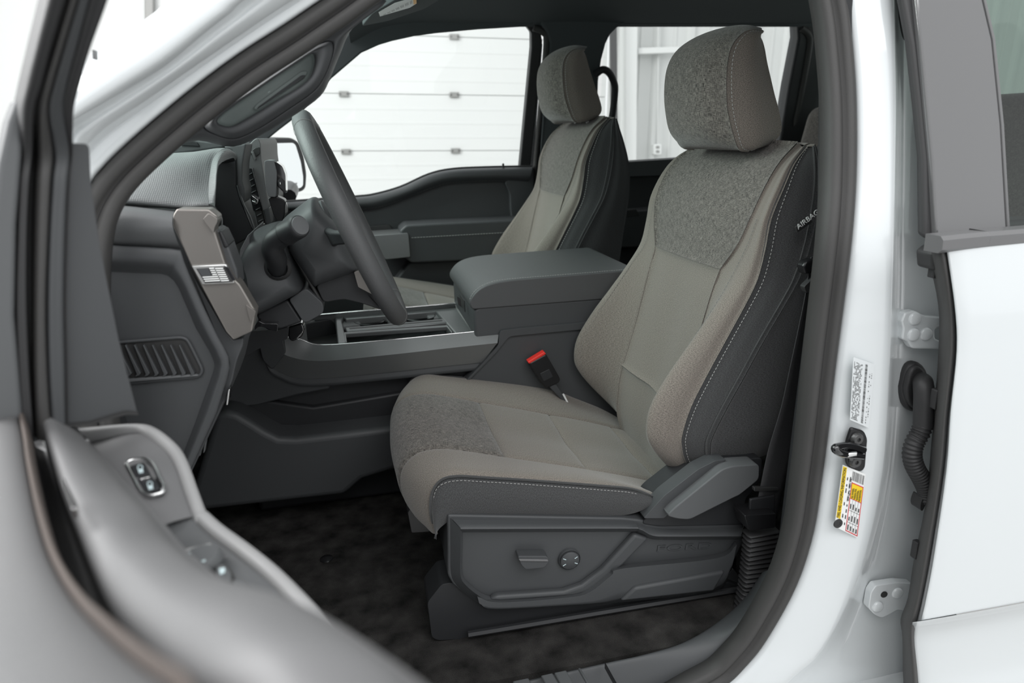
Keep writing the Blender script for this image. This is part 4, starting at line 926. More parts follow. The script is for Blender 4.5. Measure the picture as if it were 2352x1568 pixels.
seat_core(seat)
pseat = copy_tree(seat, (-0.036, 0.86, 0.067)); pseat.name = 'passenger_seat'
pseat['label'] = 'grey cloth bucket seat on the far side, beyond the padded console box'
pseat['_w'] = tuple(Vector(pseat.location))
for s in (1, -1):
    rbox('seat_riser', (0.36, 0.43+s*.20, 0.033), (0.5, 0.05, 0.066), 'black_part', pseat, bw=.004)

# driver only: side shield with switches, lever, airbag tag, floor cover
def L2h(p, h=0.0, Y=-.70): q = L2(p)[0]; return U(q[0], q[1], Y-h)
plate = [(572, 282), (1500, 298), (1615, 310), (1700, 335), (2140, 330), (2140, 420), (2075, 560), (1985, 690), (1470, 745), (1380, 750), (820, 780), (750, 762), (600, 650), (572, 600)]
prism('side_shield', [L2h(p) for p in fil(plate, 14)], (0, .06, 0), 'plastic', seat, .006)
T = [(572, 278), (800, 282), (1480, 296), (1560, 302), (1640, 320), (1760, 332), (2145, 325)]
Cc = [(640, 350), (800, 349), (1500, 347), (1590, 352), (1655, 384), (1760, 389), (2128, 388)]
Cd = [(648, 374), (800, 373), (1500, 371), (1580, 376), (1645, 408), (1760, 413), (2118, 410)]
patch('shield_ledge', [[L2h(p, -.012) for p in T], [L2h(p, .018) for p in Cc], [L2h(p, .019) for p in [(x+2, y+7) for x, y in Cc]], [L2h(p, .003) for p in Cd]], 'plastic', seat, nu=3, nv=4, dense=False, linu=True, flip=True, ang=60)
lf = [(572, 284), (574, 450), (578, 590), (610, 655), (700, 725), (760, 764)]
lg = [(640, 352), (640, 450), (640, 600), (670, 655), (740, 712), (800, 745)]
lh = [(652, 376), (652, 450), (652, 592), (682, 640), (752, 695), (830, 722)]
patch('shield_edge', [[L2h(p, -.004) for p in lf], [L2h(p, .017) for p in lg], [L2h(p, .003) for p in lh]], 'plastic', seat, nu=4, nv=4, dense=False, linu=True, ang=60)
d = [(720, 690), (830, 716), (1200, 690), (1300, 652), (1400, 572), (1490, 545), (1990, 490), (2095, 418)]
e = [(730, 715), (850, 745), (1215, 718), (1330, 688), (1440, 602), (1505, 565), (1996, 512), (2104, 440)]
g = [(742, 757), (820, 784), (1220, 764), (1390, 754), (1480, 746), (1600, 734), (1988, 690), (2078, 562)]
patch('shield_swoosh', [[L2h(p, .001) for p in d], [L2h(p, .020) for p in e], [L2h(lerp(V(*a), V(*b), .85), .021) for a, b in zip(e, g)], [L2h(p, -.004) for p in g]], 'plastic', seat, nu=4, nv=5, dense=False, linu=True, ang=60, flip=True)
prism('shield_rib', [L2h(p, .013) for p in [(1565, 385), (1640, 408), (1500, 552), (1410, 622), (1325, 692), (1240, 714), (850, 744), (795, 736), (830, 712), (1190, 688), (1285, 655), (1395, 572)]], (0, .016, 0), 'plastic', seat, .007, 4)
prism('shield_panel', [L2h(p, .027) for p in [(1490, 742), (1565, 668), (1650, 652), (2045, 582), (1984, 688)]], (0, .012, 0), 'plastic', seat, .005, 3)
sw = prism('seat_switch', [L2h(p, .020) for p in fil([(942, 500), (1100, 500), (1112, 530), (1086, 562), (985, 572), (962, 548)], 12)], (0, .02, 0), 'plastic', seat, .005, 3, label='seat slide switch')
prism('switch_ridge', [L2h(p, .022) for p in [(950, 518), (1104, 520), (1106, 530), (955, 528)]], (0, .004, 0), 'trim_grey', sw, .001, 2)
kc = L2h((1214, 512))
kn = lathe('lumbar_knob', kc, (0, -1, 0), [(.0, .009), (.0155, .0085), (.0168, .0075), (.0170, .003), (.0182, .003), (.0192, .0055), (.0200, .004), (.0204, 0)], 'plastic', seat, 36, label='round lumbar support dial')
for a in (0.5, 2.6, 3.6, 5.8):
    c0 = kc+V(cos(a)*.012, -.0092, sin(a)*.012)
    rbox('dial_mark', c0, (.006, .0006, .0012), 'icon', kn, Matrix.Rotation(-a, 3, 'Y'), 0)
text('embossed_lettering', 'FORD', .0175, L2h((1672, 476), .0012), L2h((1960, 462), .004)-L2h((1668, 480), .004), (0, 0, 1), 'plastic', seat, .0006, sx=2.45)
# recline lever and hinge cover
cover = [(1600, 330), (1690, 210), (1880, 62), (1960, 20), (2060, -10), (2240, -20), (2235, 100), (2150, 200), (2140, 335), (1700, 345)]
prism('hinge_cover', [L2h(p, .002) for p in fil(cover, 20)], (0, .07, 0), 'plastic_dark', seat, .012, 4)
prism('hinge_flange', [L2h(p, .010) for p in fil([(1610, 300), (1720, 180), (1900, 40), (1990, -5), (2050, -12), (1790, 225), (1720, 300)], 10)], (0, .03, 0), 'plastic', seat, .008, 4)
lev = [(1732, 288), (1775, 245), (1985, 75), (2030, 40), (2080, 24), (2225, 14), (2222, 95), (2118, 178), (2090, 190), (1855, 308), (1790, 304)]
prism('recline_lever', [L2h(p, .030) for p in fil(lev, 22)], (0, .035, 0), 'plastic_soft', seat, .010, 4, label='dark grey recline lever')
# floor rail cover
tr = [(465, 745), (540, 650), (600, 640), (760, 770), (1400, 756), (2060, 640), (2140, 672), (1500, 790), (790, 925), (660, 938), (520, 946), (488, 930)]
prism('rail_cover', [L2h(p, 0, -.69) for p in fil(tr, 18)], (0, .07, 0), 'plastic_dark', seat, .012, 4)
sweep('rail_lip', smooth([L2h(p, .012, -.69) for p in [(680, 915), (1000, 862), (1500, 778), (2145, 672)]], 6), [(0, -.006), (.005, -.003), (.005, .003), (0, .006), (-.005, .003), (-.005, -.003)], (0, -1, 0), 'plastic_dark', seat)
prism('rail_end_cap', [L2h(p, .004, -.67) for p in fil([(1985, 690), (2085, 565), (2150, 655), (2140, 672)], 8)], (0, .05, 0), 'plastic', seat, .004, 2)
prism('front_bracket', [L2h(p, 0, -.60) for p in fil([(360, 270), (385, 230), (470, 330), (480, 372), (380, 378)], 10)], (0, .03, 0), 'black_part', seat, .004)
# airbag tag
a0, a1, a2, a3 = [U(*p, -.702) for p in K3((1046, 1277), (1126, 1218), (1143, 1250), (1058, 1310))]
prism('airbag_tag', [a0, a1, a2, a3], (0, .003, 0), 'label_black', seat, .0008, 2, label='black cloth tag printed AIRBAG')
text('tag_lettering', 'AIRBAG', .0125, U(*K3((1062, 1292))[0], -.7035), U(*K3((1126, 1242))[0], -.7035)-U(*K3((1062, 1292))[0], -.7035), V(-.4, 0, 1), 'label_white', seat, .0004)

# ------------------------------------------------------------------ centre console
con = thing('centre_console', 'charcoal centre console with open tray and padded leather lid between the seats', 'console', (.2, -.02, 0))
prism('console_core', [V(-.30, -.155, .005), V(.62, -.155, .005), V(.62, -.155, .36), V(-.16, -.155, .33), V(-.30, -.155, .30)], (0, .31, 0), 'plastic_dark', con, .01)
tp = UK(L4, [(60, 500), (110, 570), (240, 602), (390, 640), (800, 608), (1200, 569), (1495, 540)], -.178)
cr_ = UK(L4, [(45, 560), (100, 650), (180, 708), (380, 735), (800, 697), (1200, 652), (1484, 622)], -.200)
bm_ = UK(L4, [(5, 610), (35, 735), (110, 800), (300, 848), (800, 806), (1150, 768), (1385, 745)], -.186)
bi = [p+V(0, .03, -.004) for p in bm_]
ti = [p+V(0, .010, .000) for p in tp]
patch('side_trim', [ti, tp, cr_, bm_, bi], 'console_metal', con, nu=6, nv=6, dense=False, linu=True, ang=25, label='satin grey metal side trim')
patch('trim_base', [[p+V(0, .004, .004) for p in bm_], [p+V(.0, .0, -.018) for p in bm_], [p+V(.0, .05, -.035) for p in bm_]], 'plastic', con, nu=3, nv=5, dense=False, linu=True)
tube('chrome_edge', smooth([p+V(0, .003, .001) for p in tp[2:]], 6), .0016, 'chrome', con, n=8)
slab('trim_nose', fil(L4((-2, 600), (60, 560), (112, 540), (132, 560), (150, 690), (110, 770), (60, 765), (20, 720)), 6), -.187, .05, 'console_metal', con, bw=.006)
slab('console_front', K6((935, 640), (1005, 520), (1110, 500), (1150, 650), (1230, 740), (1400, 770), (1560, 770), (1560, 820), (1350, 860), (1100, 925), (900, 950), (925, 780)), -.178, .04, 'plastic', con, bw=.004)
fe = UK(L4, [(330, 448), (600, 424), (900, 400), (1220, 372)], .15)
tube('chrome_edge', smooth(fe, 6), .0022, 'chrome', con, n=8)
patch('far_trim', [fe, [p+V(0, .02, -.06) for p in fe]], 'console_metal', con, nu=2, nv=4, dense=False)
Zd = .385
def dz(pts, z=Zd): return [UZ(*p, z) for p in L4(*pts)]
def deck(name, pts, mat, z=Zd, d=.02, bw=.003, r=0, label=None):
    q = L4(*pts); q = fil(q, r) if r else q
    return prism(name, [UZ(*p, z) for p in q], (0, 0, -d), mat, con, bw, label=label)
deck('tray_floor', [(150, 660), (280, 480), (1180, 430), (1360, 600)], 'label_black', .340, .01, 0)
deck('tray_wall', [(275, 500), (380, 450), (460, 450), (460, 465)], 'plastic_dark', .385, .05, .003)
deck('deck_bar', [(462, 455), (530, 448), (505, 480), (535, 600), (530, 622), (478, 626)], 'console_metal', .388, .03, .004)
deck('deck_plate', [(1085, 408), (1215, 388), (1335, 546), (1215, 556)], 'console_metal', .388, .03, .004)
deck('deck_rail', [(505, 452), (1090, 406), (1112, 420), (530, 470)], 'console_metal', .388, .02, .003)
deck('tray_divider', [(525, 525), (1150, 468), (1168, 492), (535, 548)], 'console_metal', .388, .012, .003)
deck('divider_slot', [(552, 528), (1135, 477), (1140, 483), (556, 534)], 'label_black', .3885, .003, 0)
deck('tray_rim', [(515, 555), (1170, 508), (1205, 552), (1195, 556), (1165, 516), (530, 562), (540, 615), (526, 618)], 'console_metal', .388, .012, .002)
for p in ((680, 487), (1000, 462)):
    c = UZ(*L4(p)[0], .375)
    lathe('cup_ring', c, (0, 0, 1), [(.036, -.03), (.036, 0), (.040, .004), (.043, .002), (.043, -.004)], 'black_part', con, 28)
for p in ((560, 500), (840, 470), (1090, 450)):
    c = UZ(*L4(p)[0], .372); rbox('cup_bridge', c, (.05, .09, .012), 'trim_grey', con, Matrix.Rotation(.12, 3, 'Z'), .005)
sl_ = dz([(1210, 378), (1225, 375), (1345, 545), (1330, 548)], .392)
prism('deck_seam', sl_, (0, 0, -.01), 'silver', con, .001)
# storage box and padded lid
def xz(name, pts, y0, y1, mat, bw, parent=con, seg=4, label=None): return prism(name, [V(x, y0, z) for x, z in pts], (0, y1-y0, 0), mat, parent, bw, seg, label=label)
xz('storage_box', fil([(.232, .395), (.232, .462), (.245, .470), (.64, .466), (.64, .395)], .008), -.186, .16, 'plastic', .012)
lid = xz('padded_lid', fil([(.226, .466), (.222, .488), (.250, .517), (.300, .528), (.640, .530), (.640, .464)], [.010, .02, .03, .05, .02, .004], 6), -.190, .165, 'leather', .012, seg=5, label='padded leather lid with twin stitching')
lp_ = smooth([V(.2275, 0, .470), V(.2245, 0, .486), V(.234, 0, .503), V(.252, 0, .5165), V(.276, 0, .5245), V(.305, 0, .528), V(.40, 0, .5287), V(.62, 0, .530)], 6)
for k_ in (0, 1):
    P = [V(p.x+(.0035 if k_ == 0 else .0005), -.1868+k_*.006, p.z-(.0030 if k_ == 0 else -.0004)) for p in lp_]
    stitches('stitching', P, 'thread', lid, n=V(-.2, -.7, .7), step=.006, ln=.004, w=.0006, lift=.0006)
slab('box_latch', L4((1232, 330), (1252, 350), (1258, 400), (1238, 380)), -.10, .01, 'label_black', con, bw=.001)
prism('box_port', [V(.2305, -.05, .455), V(.2305, .03, .455), V(.2305, .03, .425), V(.2305, -.05, .425)], (.004, 0, 0), 'label_black', con, .001)
prism('rear_tray', [V(.645, -.17, .47), V(.80, -.17, .47), V(.80, .15, .47), V(.645, .15, .47)], (0, 0, -.06), 'black_gloss', con, .006)
tube('tray_chrome', [V(.66, .13, .472), V(.80, .13, .472)], .003, 'chrome', con)
for x in (.69,): lathe('cup_ring', V(x+.02, .06, .468), (0, 0, 1), [(.034, -.02), (.034, .004), (.040, .006), (.042, 0)], 'silver', con, 24)
slab('side_panel', fil(L4((1500, 545), (1620, 530), (2300, 470), (2350, 1100), (1900, 1110), (1280, 880), (1290, 862), (1400, 745), (1490, 635)), 8), -.188, .05, 'plastic', con, bw=.006)
slab('panel_crown', fil(L4((1500, 545), (1640, 528), (2200, 480), (2200, 520), (1560, 580), (1470, 690), (1300, 862), (1278, 866), (1395, 745), (1490, 635)), 8), -.196, .03, 'plastic', con, bw=.008, seg=4)
kp = [(495, 952), (520, 945), (545, 950), (575, 968), (611, 991), (640, 1006), (680, 1007), (760, 998), (930, 978), (930, 1080), (905, 1080), (832, 1102), (792, 1137), (740, 1143), (460, 1175), (430, 1160)]
slab('kick_panel', kp, -.245, .09, 'plastic', con, bw=.014, seg=5)
sweep('shelf_ridge', smooth([U(*p, -.19) for p in [(610, 985), (660, 1000), (760, 990), (920, 965)]], 6), circ(.006, 8), (0, -1, 0), 'plastic', con)
slab('tunnel_side', [(500, 905), (720, 935), (930, 900), (930, 1010), (620, 1010), (560, 960), (490, 960)], -.17, .03, 'plastic_dark', con, bw=.006)
slab('foot_rest', fil(K6((1100, 520), (1250, 450), (1280, 590), (1190, 700), (1130, 640)), 8), -.20, .04, 'plastic', con, bw=.008)

# ------------------------------------------------------------------ belt buckle and belt
bk = thing('belt_buckle', 'black seat belt buckle with red release button beside the console', 'buckle', tuple(U(*L4((1900, 1000))[0], -.205)))
slab('buckle_body', fil(L4((1682, 752), (1790, 692), (1835, 770), (1880, 850), (1872, 872), (1790, 908), (1740, 850)), 6), -.222, .022, 'black_part', bk, bw=.004)
slab('buckle_field', fil(L4((1750, 815), (1810, 785), (1835, 835), (1775, 865)), 3), -.2225, .004, 'plastic_dark', bk, bw=.001)
slab('release_button', fil(L4((1675, 742), (1780, 678), (1790, 692), (1684, 754)), 2), -.221, .020, 'red', bk, bw=.002, label='red release button')
slab('buckle_stalk', L4((1808, 898), (1850, 876), (1900, 950), (1930, 1000), (1905, 1004)), -.217, .012, 'plastic', bk, bw=.003)
slab('stalk_tab', L4((1893, 946), (1903, 942), (1932, 1000), (1924, 1004)), -.219, .004, 'label_white', bk, bw=0)
belt = thing('seat_belt', 'black seat belt webbing running down behind the driver seat to a ribbed boot', 'seat belt', tuple(U(*L3((170, 1290))[0], -.73)))
bl = [U(*p, -.735) for p in [(1862, 590), (1848, 680), (1834, 749), (1813, 847), (1793, 937), (1768, 1019), (1756, 1068), (1742, 1135), (1730, 1190)]]
br = [U(*p, y) for p, y in zip([(1878, 586), (1865, 675), (1860, 749), (1852, 847), (1846, 925), (1832, 1000), (1815, 1068), (1796, 1135), (1784, 1190)], (-.70, -.70, -.705, -.71, -.715, -.72, -.725, -.73, -.73))]
w_ = patch('webbing', [bl, br], 'webbing', belt, nu=4, nv=6, dense=False); solid(w_, .0014)
slab('belt_guide', fil(L3((332, 20), (345, 0), (375, -10), (385, 20), (365, 45), (340, 50)), 5), -.745, .02, 'black_part', belt, bw=.005)
slab('belt_knot', fil(L3((335, 95), (370, 60), (375, 110), (345, 120)), 4), -.742, .012, 'rubber', belt, bw=.004)
slab('belt_bar', fil(L3((150, 842), (240, 842), (240, 852), (150, 855)), 2), -.742, .008, 'steel_grey', belt, bw=.002)
slab('belt_loop', fil(L3((135, 885), (228, 870), (226, 935), (132, 945)), 4), -.741, .006, 'plastic_dark', belt, bw=.002)
slab('boot_collar', fil(L3((113, 945), (232, 938), (228, 990), (130, 1003)), 4), -.760, .040, 'black_part', belt, bw=.004)
bc = even([U(*p, -.742) for p in L3((176, 1000), (168, 1100), (155, 1200), (135, 1300))], n=145)
sweep('ribbed_boot', bc, [(-.029, -.014), (-.032, -.008), (-.032, .008), (-.029, .014), (.029, .014), (.032, .008), (.032, -.008), (.029, -.014)], (0, -1, 0), 'rubber', belt, ang=0, scale=lambda t: .90+.10*sin(t*2*pi*18))

# ------------------------------------------------------------------ driver's door, swung open; camera looks over its sill
DH = V(-.37, -.95, 0); DA = V(.477, -.879, 0).normalized(); DN = V(.879, .477, 0).normalized()     # along the door, and inwards
def D(s, n, z): return DH+DA*s+DN*n+V(0, 0, z)
def US_(x, y, s): return UPL(x, y, D(s, 0, 0), DA)                                               # on a cross-plane of the door
SASH = (DA*.85-V(0, 0, 1)).normalized()
def USL(x, y): return UPL(x, y, D(.20, 0, .85), SASH)                                              # on the sloping sash plane
def uzl(px, zs): return [UZ(*p, z) for p, z in zip(px, zs)]
def snz(p): q = p-DH; return q.dot(DA), q.dot(DN), q.z
def tail(P, ss=None):                                         # carry a trace on along the door behind the camera
    s, n, z = snz(P[-1]); ss = ss or [s+q for q in (.02, .05, .10, .18, .32)]; return P+[D(q, n, z) for q in ss]
door = thing('driver_door', 'open driver door in the foreground with grey trim, lock buttons and lowered window', 'truck door', tuple(D(.3, 0, -.1)))
felt = tail([D(.16, .004, .653)]+uzl(M1((130, 262), (150, 400), (200, 640), (262, 850), (335, 1000), (425, 1130), (525, 1232), (700, 1385), (860, 1500), (960, 1570)), [.653, .653, .653, .656, .664, .68, .70, .72, .733, .74]))
def off(P, n, z): return [p+DN*n+V(0, 0, z) for p in P]
patch('outer_moulding', [off(felt, -.001, -.006), off(felt, -.004, .001), off(felt, -.016, .002), off(felt, -.032, -.002), off(felt, -.044, -.012), off(felt, -.048, -.026)], 'moulding', door, nu=4, nv=5, dense=False, flip=True, label='grey outer sill moulding')
patch('felt_strip', [off(felt, -.002, -.004), off(felt, -.001, .002), off(felt, .0015, .001), off(felt, .003, -.010)], 'felt', door, nu=3, nv=5, dense=False, label='brown felt window wiper')
patch('outer_skin', [off(felt, -.047, -.022), off(felt, -.056, -.05), off(felt, -.066, -.30), [V(p.x, p.y, -.25)-DN*.058 for p in felt]], 'paint_white', door, nu=4, nv=5, dense=False, flip=True)
pl = tail([D(.16, .014, .646)]+uzl(M1((235, 275), (300, 480), (385, 690), (450, 850), (520, 1000), (600, 1130), (700, 1250), (850, 1390), (1000, 1500), (1100, 1570)), [.645, .645, .645, .648, .657, .672, .688, .708, .723, .728]))
patch('glass_slot', [off(felt, .002, -.006), off(felt, .004, -.045), off(pl, 0, -.045), off(pl, .002, -.006)], 'label_black', door, nu=2, nv=4, dense=False, linu=True)
pr = tail([D(.10, .044, .60)]+uzl(M1((455, 300), (560, 415), (700, 575), (850, 735), (960, 870), (1070, 970))+[(540, 1354), (640, 1384), (740, 1424), (950, 1568)], [.600, .600, .600, .61, .612, .63, .65, .67, .69, .71]))
patch('sill_pad', [off(pl, .000, -.012), off(pl, .002, -.002), [lerp(a, b, .3)+V(0, 0, .012) for a, b in zip(pl, pr)], [lerp(a, b, .7)+V(0, 0, .012) for a, b in zip(pl, pr)], [lerp(a, b, .92)+V(0, 0, .004) for a, b in zip(pl, pr)], pr, off(pr, -.010, -.02)], 'trim_grey', door, nu=4, nv=5, dense=False, flip=True, label='smooth grey sill pad')
ed_px = M1((225, 268), (450, 252), (700, 232), (800, 258), (900, 340), (950, 420), (1000, 560), (1045, 680))+L1((1165, 615), (1250, 690), (1400, 800), (1560, 930), (1700, 1070), (1810, 1190))
ed = tail(uzl(ed_px, [.605, .602, .600, .598, .590, .585, .575, .566, .565, .56, .555, .55, .55, .55]), (.50, .56, .66, .80, .95))
sweep('light_edge', smooth(ed, 5), [(-.0055, -.004), (-.0045, .002), (0, .0035), (.0045, .002), (.0055, -.004), (.003, -.012), (-.003, -.012)], (0, 0, 1), 'trim_light', door, ang=0, label='pale grey edge trim')
inn_px = M1((300, 262), (400, 270), (460, 310), (520, 380), (600, 460), (680, 560), (760, 650), (850, 745))+L1((935, 665), (1010, 740), (1060, 830), (1200, 980), (1450, 1080), (1720, 1200))
inn = tail(uzl(inn_px, [.598, .594, .592, .590, .586, .582, .574, .566, .562, .555, .548, .544, .542, .54]), (.50, .56, .66, .80, .95))
patch('lock_panel', [off(inn, -.03, -.004)[:8], inn[:8], [lerp(a, b, .6) for a, b in zip(inn, ed)][:8], off(ed, 0, -.002)[:8]], 'trim_grey', door, nu=3, nv=5, dense=False, label='grey panel carrying the lock buttons')
patch('switch_panel', [off(inn, -.03, -.004)[7:], inn[7:], [lerp(a, b, .6)+V(0, 0, -.002) for a, b in zip(inn, ed)][7:], off(ed, 0, -.003)[7:]], 'plastic_soft', door, nu=3, nv=5, dense=False, label='dark armrest switch panel')
patch('door_face', [off(ed, .002, -.004), off(ed, .004, -.05), off(ed, -.02, -.16), [V(p.x, p.y, -.2) for p in off(ed, -.04, 0)]], 'plastic', door, nu=4, nv=4, dense=False)
patch('front_face', [[ed[0]+V(0, 0, -.004), ed[1]+V(0, 0, -.004), ed[2]+V(0, 0, -.004)], [V(p.x, p.y, 0)+DA*-.02 for p in ed[:3]]], 'plastic', door, nu=3, nv=3, dense=False)
# lock buttons
def zp(name, px, z, d, mat, parent, r=0, bw=.001, label=None):
    px = fil(px, r) if r else px
    zf = z if callable(z) else (lambda p: z)
    return prism(name, [UZ(p[0], p[1], zf(p)) for p in px], (0, 0, -d), mat, parent, bw, 2, label=label)
def zk(d): return lambda p: .5890-(p[1]-1055)*.00011+d
ring = fil(M1((655, 415), (690, 400), (765, 394), (800, 420), (860, 545), (850, 572), (790, 590), (752, 580), (725, 555)), 8)
ld = zp('lock_switch', ring, zk(-.001), .008, 'black_part', door, 0, .0015, 'lock and unlock buttons in a chrome ring')
tube('chrome_ring', [UZ(p[0], p[1], zk(0)(p)) for p in ring], .0017, 'chrome', ld, closed=True, n=8)
zp('unlock_button', M1((678, 432), (755, 412), (792, 480), (712, 492)), zk(.0008), .004, 'plastic_dark', ld, 4)
zp('lock_button', M1((716, 500), (798, 485), (838, 548), (762, 568)), zk(.0008), .004, 'plastic_dark', ld, 4)
zp('button_bar', M1((728, 492), (780, 481), (784, 490), (735, 500)), zk(.0018), .003, 'chrome', ld, 2)
for cx, cy in ((735, 448), (786, 534)):
    zp('padlock_icon', M1((cx-14, cy+2), (cx+12, cy-4), (cx+16, cy+14), (cx-8, cy+20)), zk(.0014), .001, 'icon', ld, 1, 0)
    tube('padlock_shackle', smooth([UZ(p[0], p[1], zk(.0012)(p)) for p in M1((cx-12, cy+2), (cx-14, cy-14), (cx-2, cy-20), (cx+10, cy-14), (cx+11, cy-5))], 4), .00045, 'icon', ld, n=6)
# mirror dial and window switches
zs_ = .556
sb = zp('mirror_control', L1((1055, 808), (1130, 780), (1212, 768), (1250, 820), (1240, 900), (1180, 915), (1110, 880)), zs_, .01, 'plastic', door, 5, .002, 'mirror dial with pale arrows')
lathe('dial', UZ(*L1((1160, 868))[0], zs_), (0, 0, 1), [(0, .006), (.012, .006), (.014, .004), (.015, 0)], 'plastic_soft', sb, 24)
for p in ((1085, 822), (1118, 862), (1170, 865), (1148, 892)):
    zp('arrow_mark', L1((p[0]-16, p[1]+4), (p[0]+8, p[1]-6), (p[0]+4, p[1]+8)), zs_+.0068, .0006, 'icon', sb, 0, 0)
zp('control_bar', L1((1060, 800), (1205, 765), (1215, 775), (1068, 812)), zs_+.003, .006, 'trim_light', sb, 2)
ws = zp('window_switch', L1((1240, 900), (1275, 880), (1320, 925), (1330, 965), (1290, 985), (1240, 960)), zs_+.004, .012, 'plastic_soft', door, 6, .002)
zp('switch_icon', L1((1255, 912), (1290, 905), (1290, 930), (1262, 945)), zs_+.0048, .0008, 'icon', ws, 2, 0)
zp('switch_lip', L1((1310, 895), (1345, 950), (1330, 975), (1300, 920)), zs_+.003, .006, 'label_black', ws, 3)
ws2 = zp('window_switch', L1((1330, 985), (1380, 965), (1450, 1030), (1440, 1050), (1400, 1045)), zs_+.004, .012, 'plastic_soft', door, 5, .002)
# release handle accents
tube('handle_chrome', smooth([UZ(*p, .612) for p in M1((240, 282), (330, 272), (400, 268), (440, 285), (455, 300))], 5), .0016, 'chrome', door, n=8)
zp('handle_end', M1((322, 500), (335, 498), (405, 635), (398, 655), (380, 655)), .660, .006, 'chrome', door, 2, .001)
# window sash and channels
low = [(-1, 1515), (0, 1300), (0, 1000), (0, 700), (0, 420), (0, 262)]
def strip(name, xs_low, xs_up, mat, d, shift=0.0):
    """upright channel: left/right pixel traces below the belt bend and above it"""
    A = [US_(*p, .20+shift) for p in M2(*xs_low[0])]+[USL(*p) for p in M3(*xs_up[0])]
    B = [US_(*p, .20+shift) for p in M2(*xs_low[1])]+[USL(*p) for p in M3(*xs_up[1])]
    m = [lerp(a, b, .5)+DA*d for a, b in zip(A, B)]
    back = -DA*.05
    o = patch(name, [[p+back for p in A], A, m, B, [p+back for p in B]], mat, door, nu=4, nv=6, dense=False, ang=0)
    return o
X = lambda xs, ys: list(zip(xs, ys))
yl = (1540, 1250, 950, 650, 420, 290); yu = (1120, 850, 500, 0, -500, -1000)
strip('outer_channel', (X((88, 70, 62, 70, 80, 92), yl), X((150, 130, 118, 118, 128, 142), yl)), (X((210, 262, 345, 470, 600, 730), yu), X((340, 420, 510, 660, 800, 940), yu)), 'rubber', .006)
strip('run_channel', (X((120, 100, 92, 96, 110, 128), yl), X((200, 185, 170, 165, 168, 172), yl)), (X((300, 370, 470, 620, 770, 920), yu), X((410, 450, 560, 720, 870, 1020), yu)), 'label_black', -.004, -.01)
strip('sash_rib', (X((160, 150, 150, 155, 162, 168), yl), X((228, 208, 200, 210, 222, 232), yl)), (X((392, 440, 540, 690, 850, 1010), yu), X((470, 520, 620, 770, 920, 1070), yu)), 'rubber_soft', .008)
strip('sash_inner', (X((225, 206, 200, 208, 222, 232), yl), X((288, 285, 280, 285, 295, 305), yl)), (X((465, 520, 620, 770, 930, 1090), yu), X((640, 670, 760, 890, 1040, 1190), yu)), 'plastic', .006)
strip('sash_edge', (X((270, 268, 262, 268, 285, 298), yl), X((300, 296, 290, 296, 304, 315), yl)), (X((620, 655, 750, 880, 1030, 1180), yu), X((735, 800, 900, 1080, 1230, 1380), yu)), 'rubber', .004, -.004)
sail = [(310, 245), (378, 248), (392, 262), (400, 420), (440, 700), (520, 1100), (604, 1432), (560, 1430), (480, 1450), (400, 1475), (285, 1488), (275, 1000), (285, 600), (302, 290)]
prism('sail_trim', [US_(*p, .195) for p in fil(M2(*sail), 5)], -DA*.06, 'plastic', door, .008, 4, label='charcoal triangular trim at the door corner')
prism('sail_seam', [US_(*p, .20) for p in M2((285, 1484), (400, 1472), (480, 1447), (560, 1426), (606, 1430), (608, 1440), (560, 1437), (480, 1458), (400, 1482), (285, 1494))], -DA*.03, 'label_black', door, 0)
outer = [(76, 45), (100, 108), (96, 300), (72, 600), (64, 1000), (84, 1250), (106, 1515), (-60, 1545), (-60, 800), (-5, 340), (36, 150)]
prism('outer_sail', [US_(*p, .21) for p in M2(*outer)], -DA*.04, 'plastic_soft', door, .006, 3, label='grey corner cover outside the glass')

# ------------------------------------------------------------------ windscreen pillar trim with grab handle (inside)
ap_out = K1((1100, 975), (1330, 932), (1560, 972), (1760, 886), (1960, 766), (2130, 641), (2196, 520), (2258, 370), (2345, 190), (2560, 20), (2300, -20), (2000, 190), (1700, 400), (1400, 610), (1130, 810))
ap_bz = K1((1360, 838), (1410, 886), (1560, 926), (1722, 860), (1920, 732), (2092, 610), (2166, 510), (2212, 392), (2224, 315), (2196, 275), (2080, 320), (1900, 432), (1700, 566), (1510, 690), (1398, 775))
ap_op = K1((1450, 806), (1475, 832), (1550, 838), (1682, 768), (1850, 664), (1990, 582), (2066, 514), (2093, 440), (2096, 385), (2076, 360), (2000, 408), (1850, 508), (1690, 618), (1560, 706), (1478, 768))
c_ = (sum(p[0] for p in ap_op)/15, sum(p[1] for p in ap_op)/15)
def shr(P, k): return [(c_[0]+(x-c_[0])*k, c_[1]+(y-c_[1])*k) for x, y in P]
rings = [(shr(ap_out, 1.02), -.68), (ap_out, -.715), (mix(ap_out, ap_bz, .5), -.735), (mix(ap_out, ap_bz, .93), -.742), (ap_bz, -.739), (mix(ap_bz, ap_op, .08), -.745), (mix(ap_bz, ap_op, .45), -.757), (mix(ap_bz, ap_op, .85), -.758), (ap_op, -.752)]
net = [[U(*R[0][i], R[1]) for R in rings] for i in range(15)]
tA = patch('trim_7', net, 'plastic', None, nu=4, nv=4, closed=True, dense=False, flip=True); struct(tA, 'charcoal windscreen pillar trim with a grab handle')
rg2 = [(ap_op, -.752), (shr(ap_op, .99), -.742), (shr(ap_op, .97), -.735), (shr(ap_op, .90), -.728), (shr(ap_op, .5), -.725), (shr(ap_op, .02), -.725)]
patch('handle_pocket', [[U(*R[0][i], R[1]) for R in rg2] for i in range(15)], 'pocket_lit', tA, nu=4, nv=4, closed=True, dense=False, flip=True, label='pocket of the grab handle')  # its pale tone is painted light, not a separate lining
slab('handle_slot', fil(K1((1690, 725), (1705, 700), (2010, 475), (2045, 470), (2050, 490), (2030, 520), (1720, 735)), 4), -.729, .01, 'pocket_lit', tA, bw=.002)
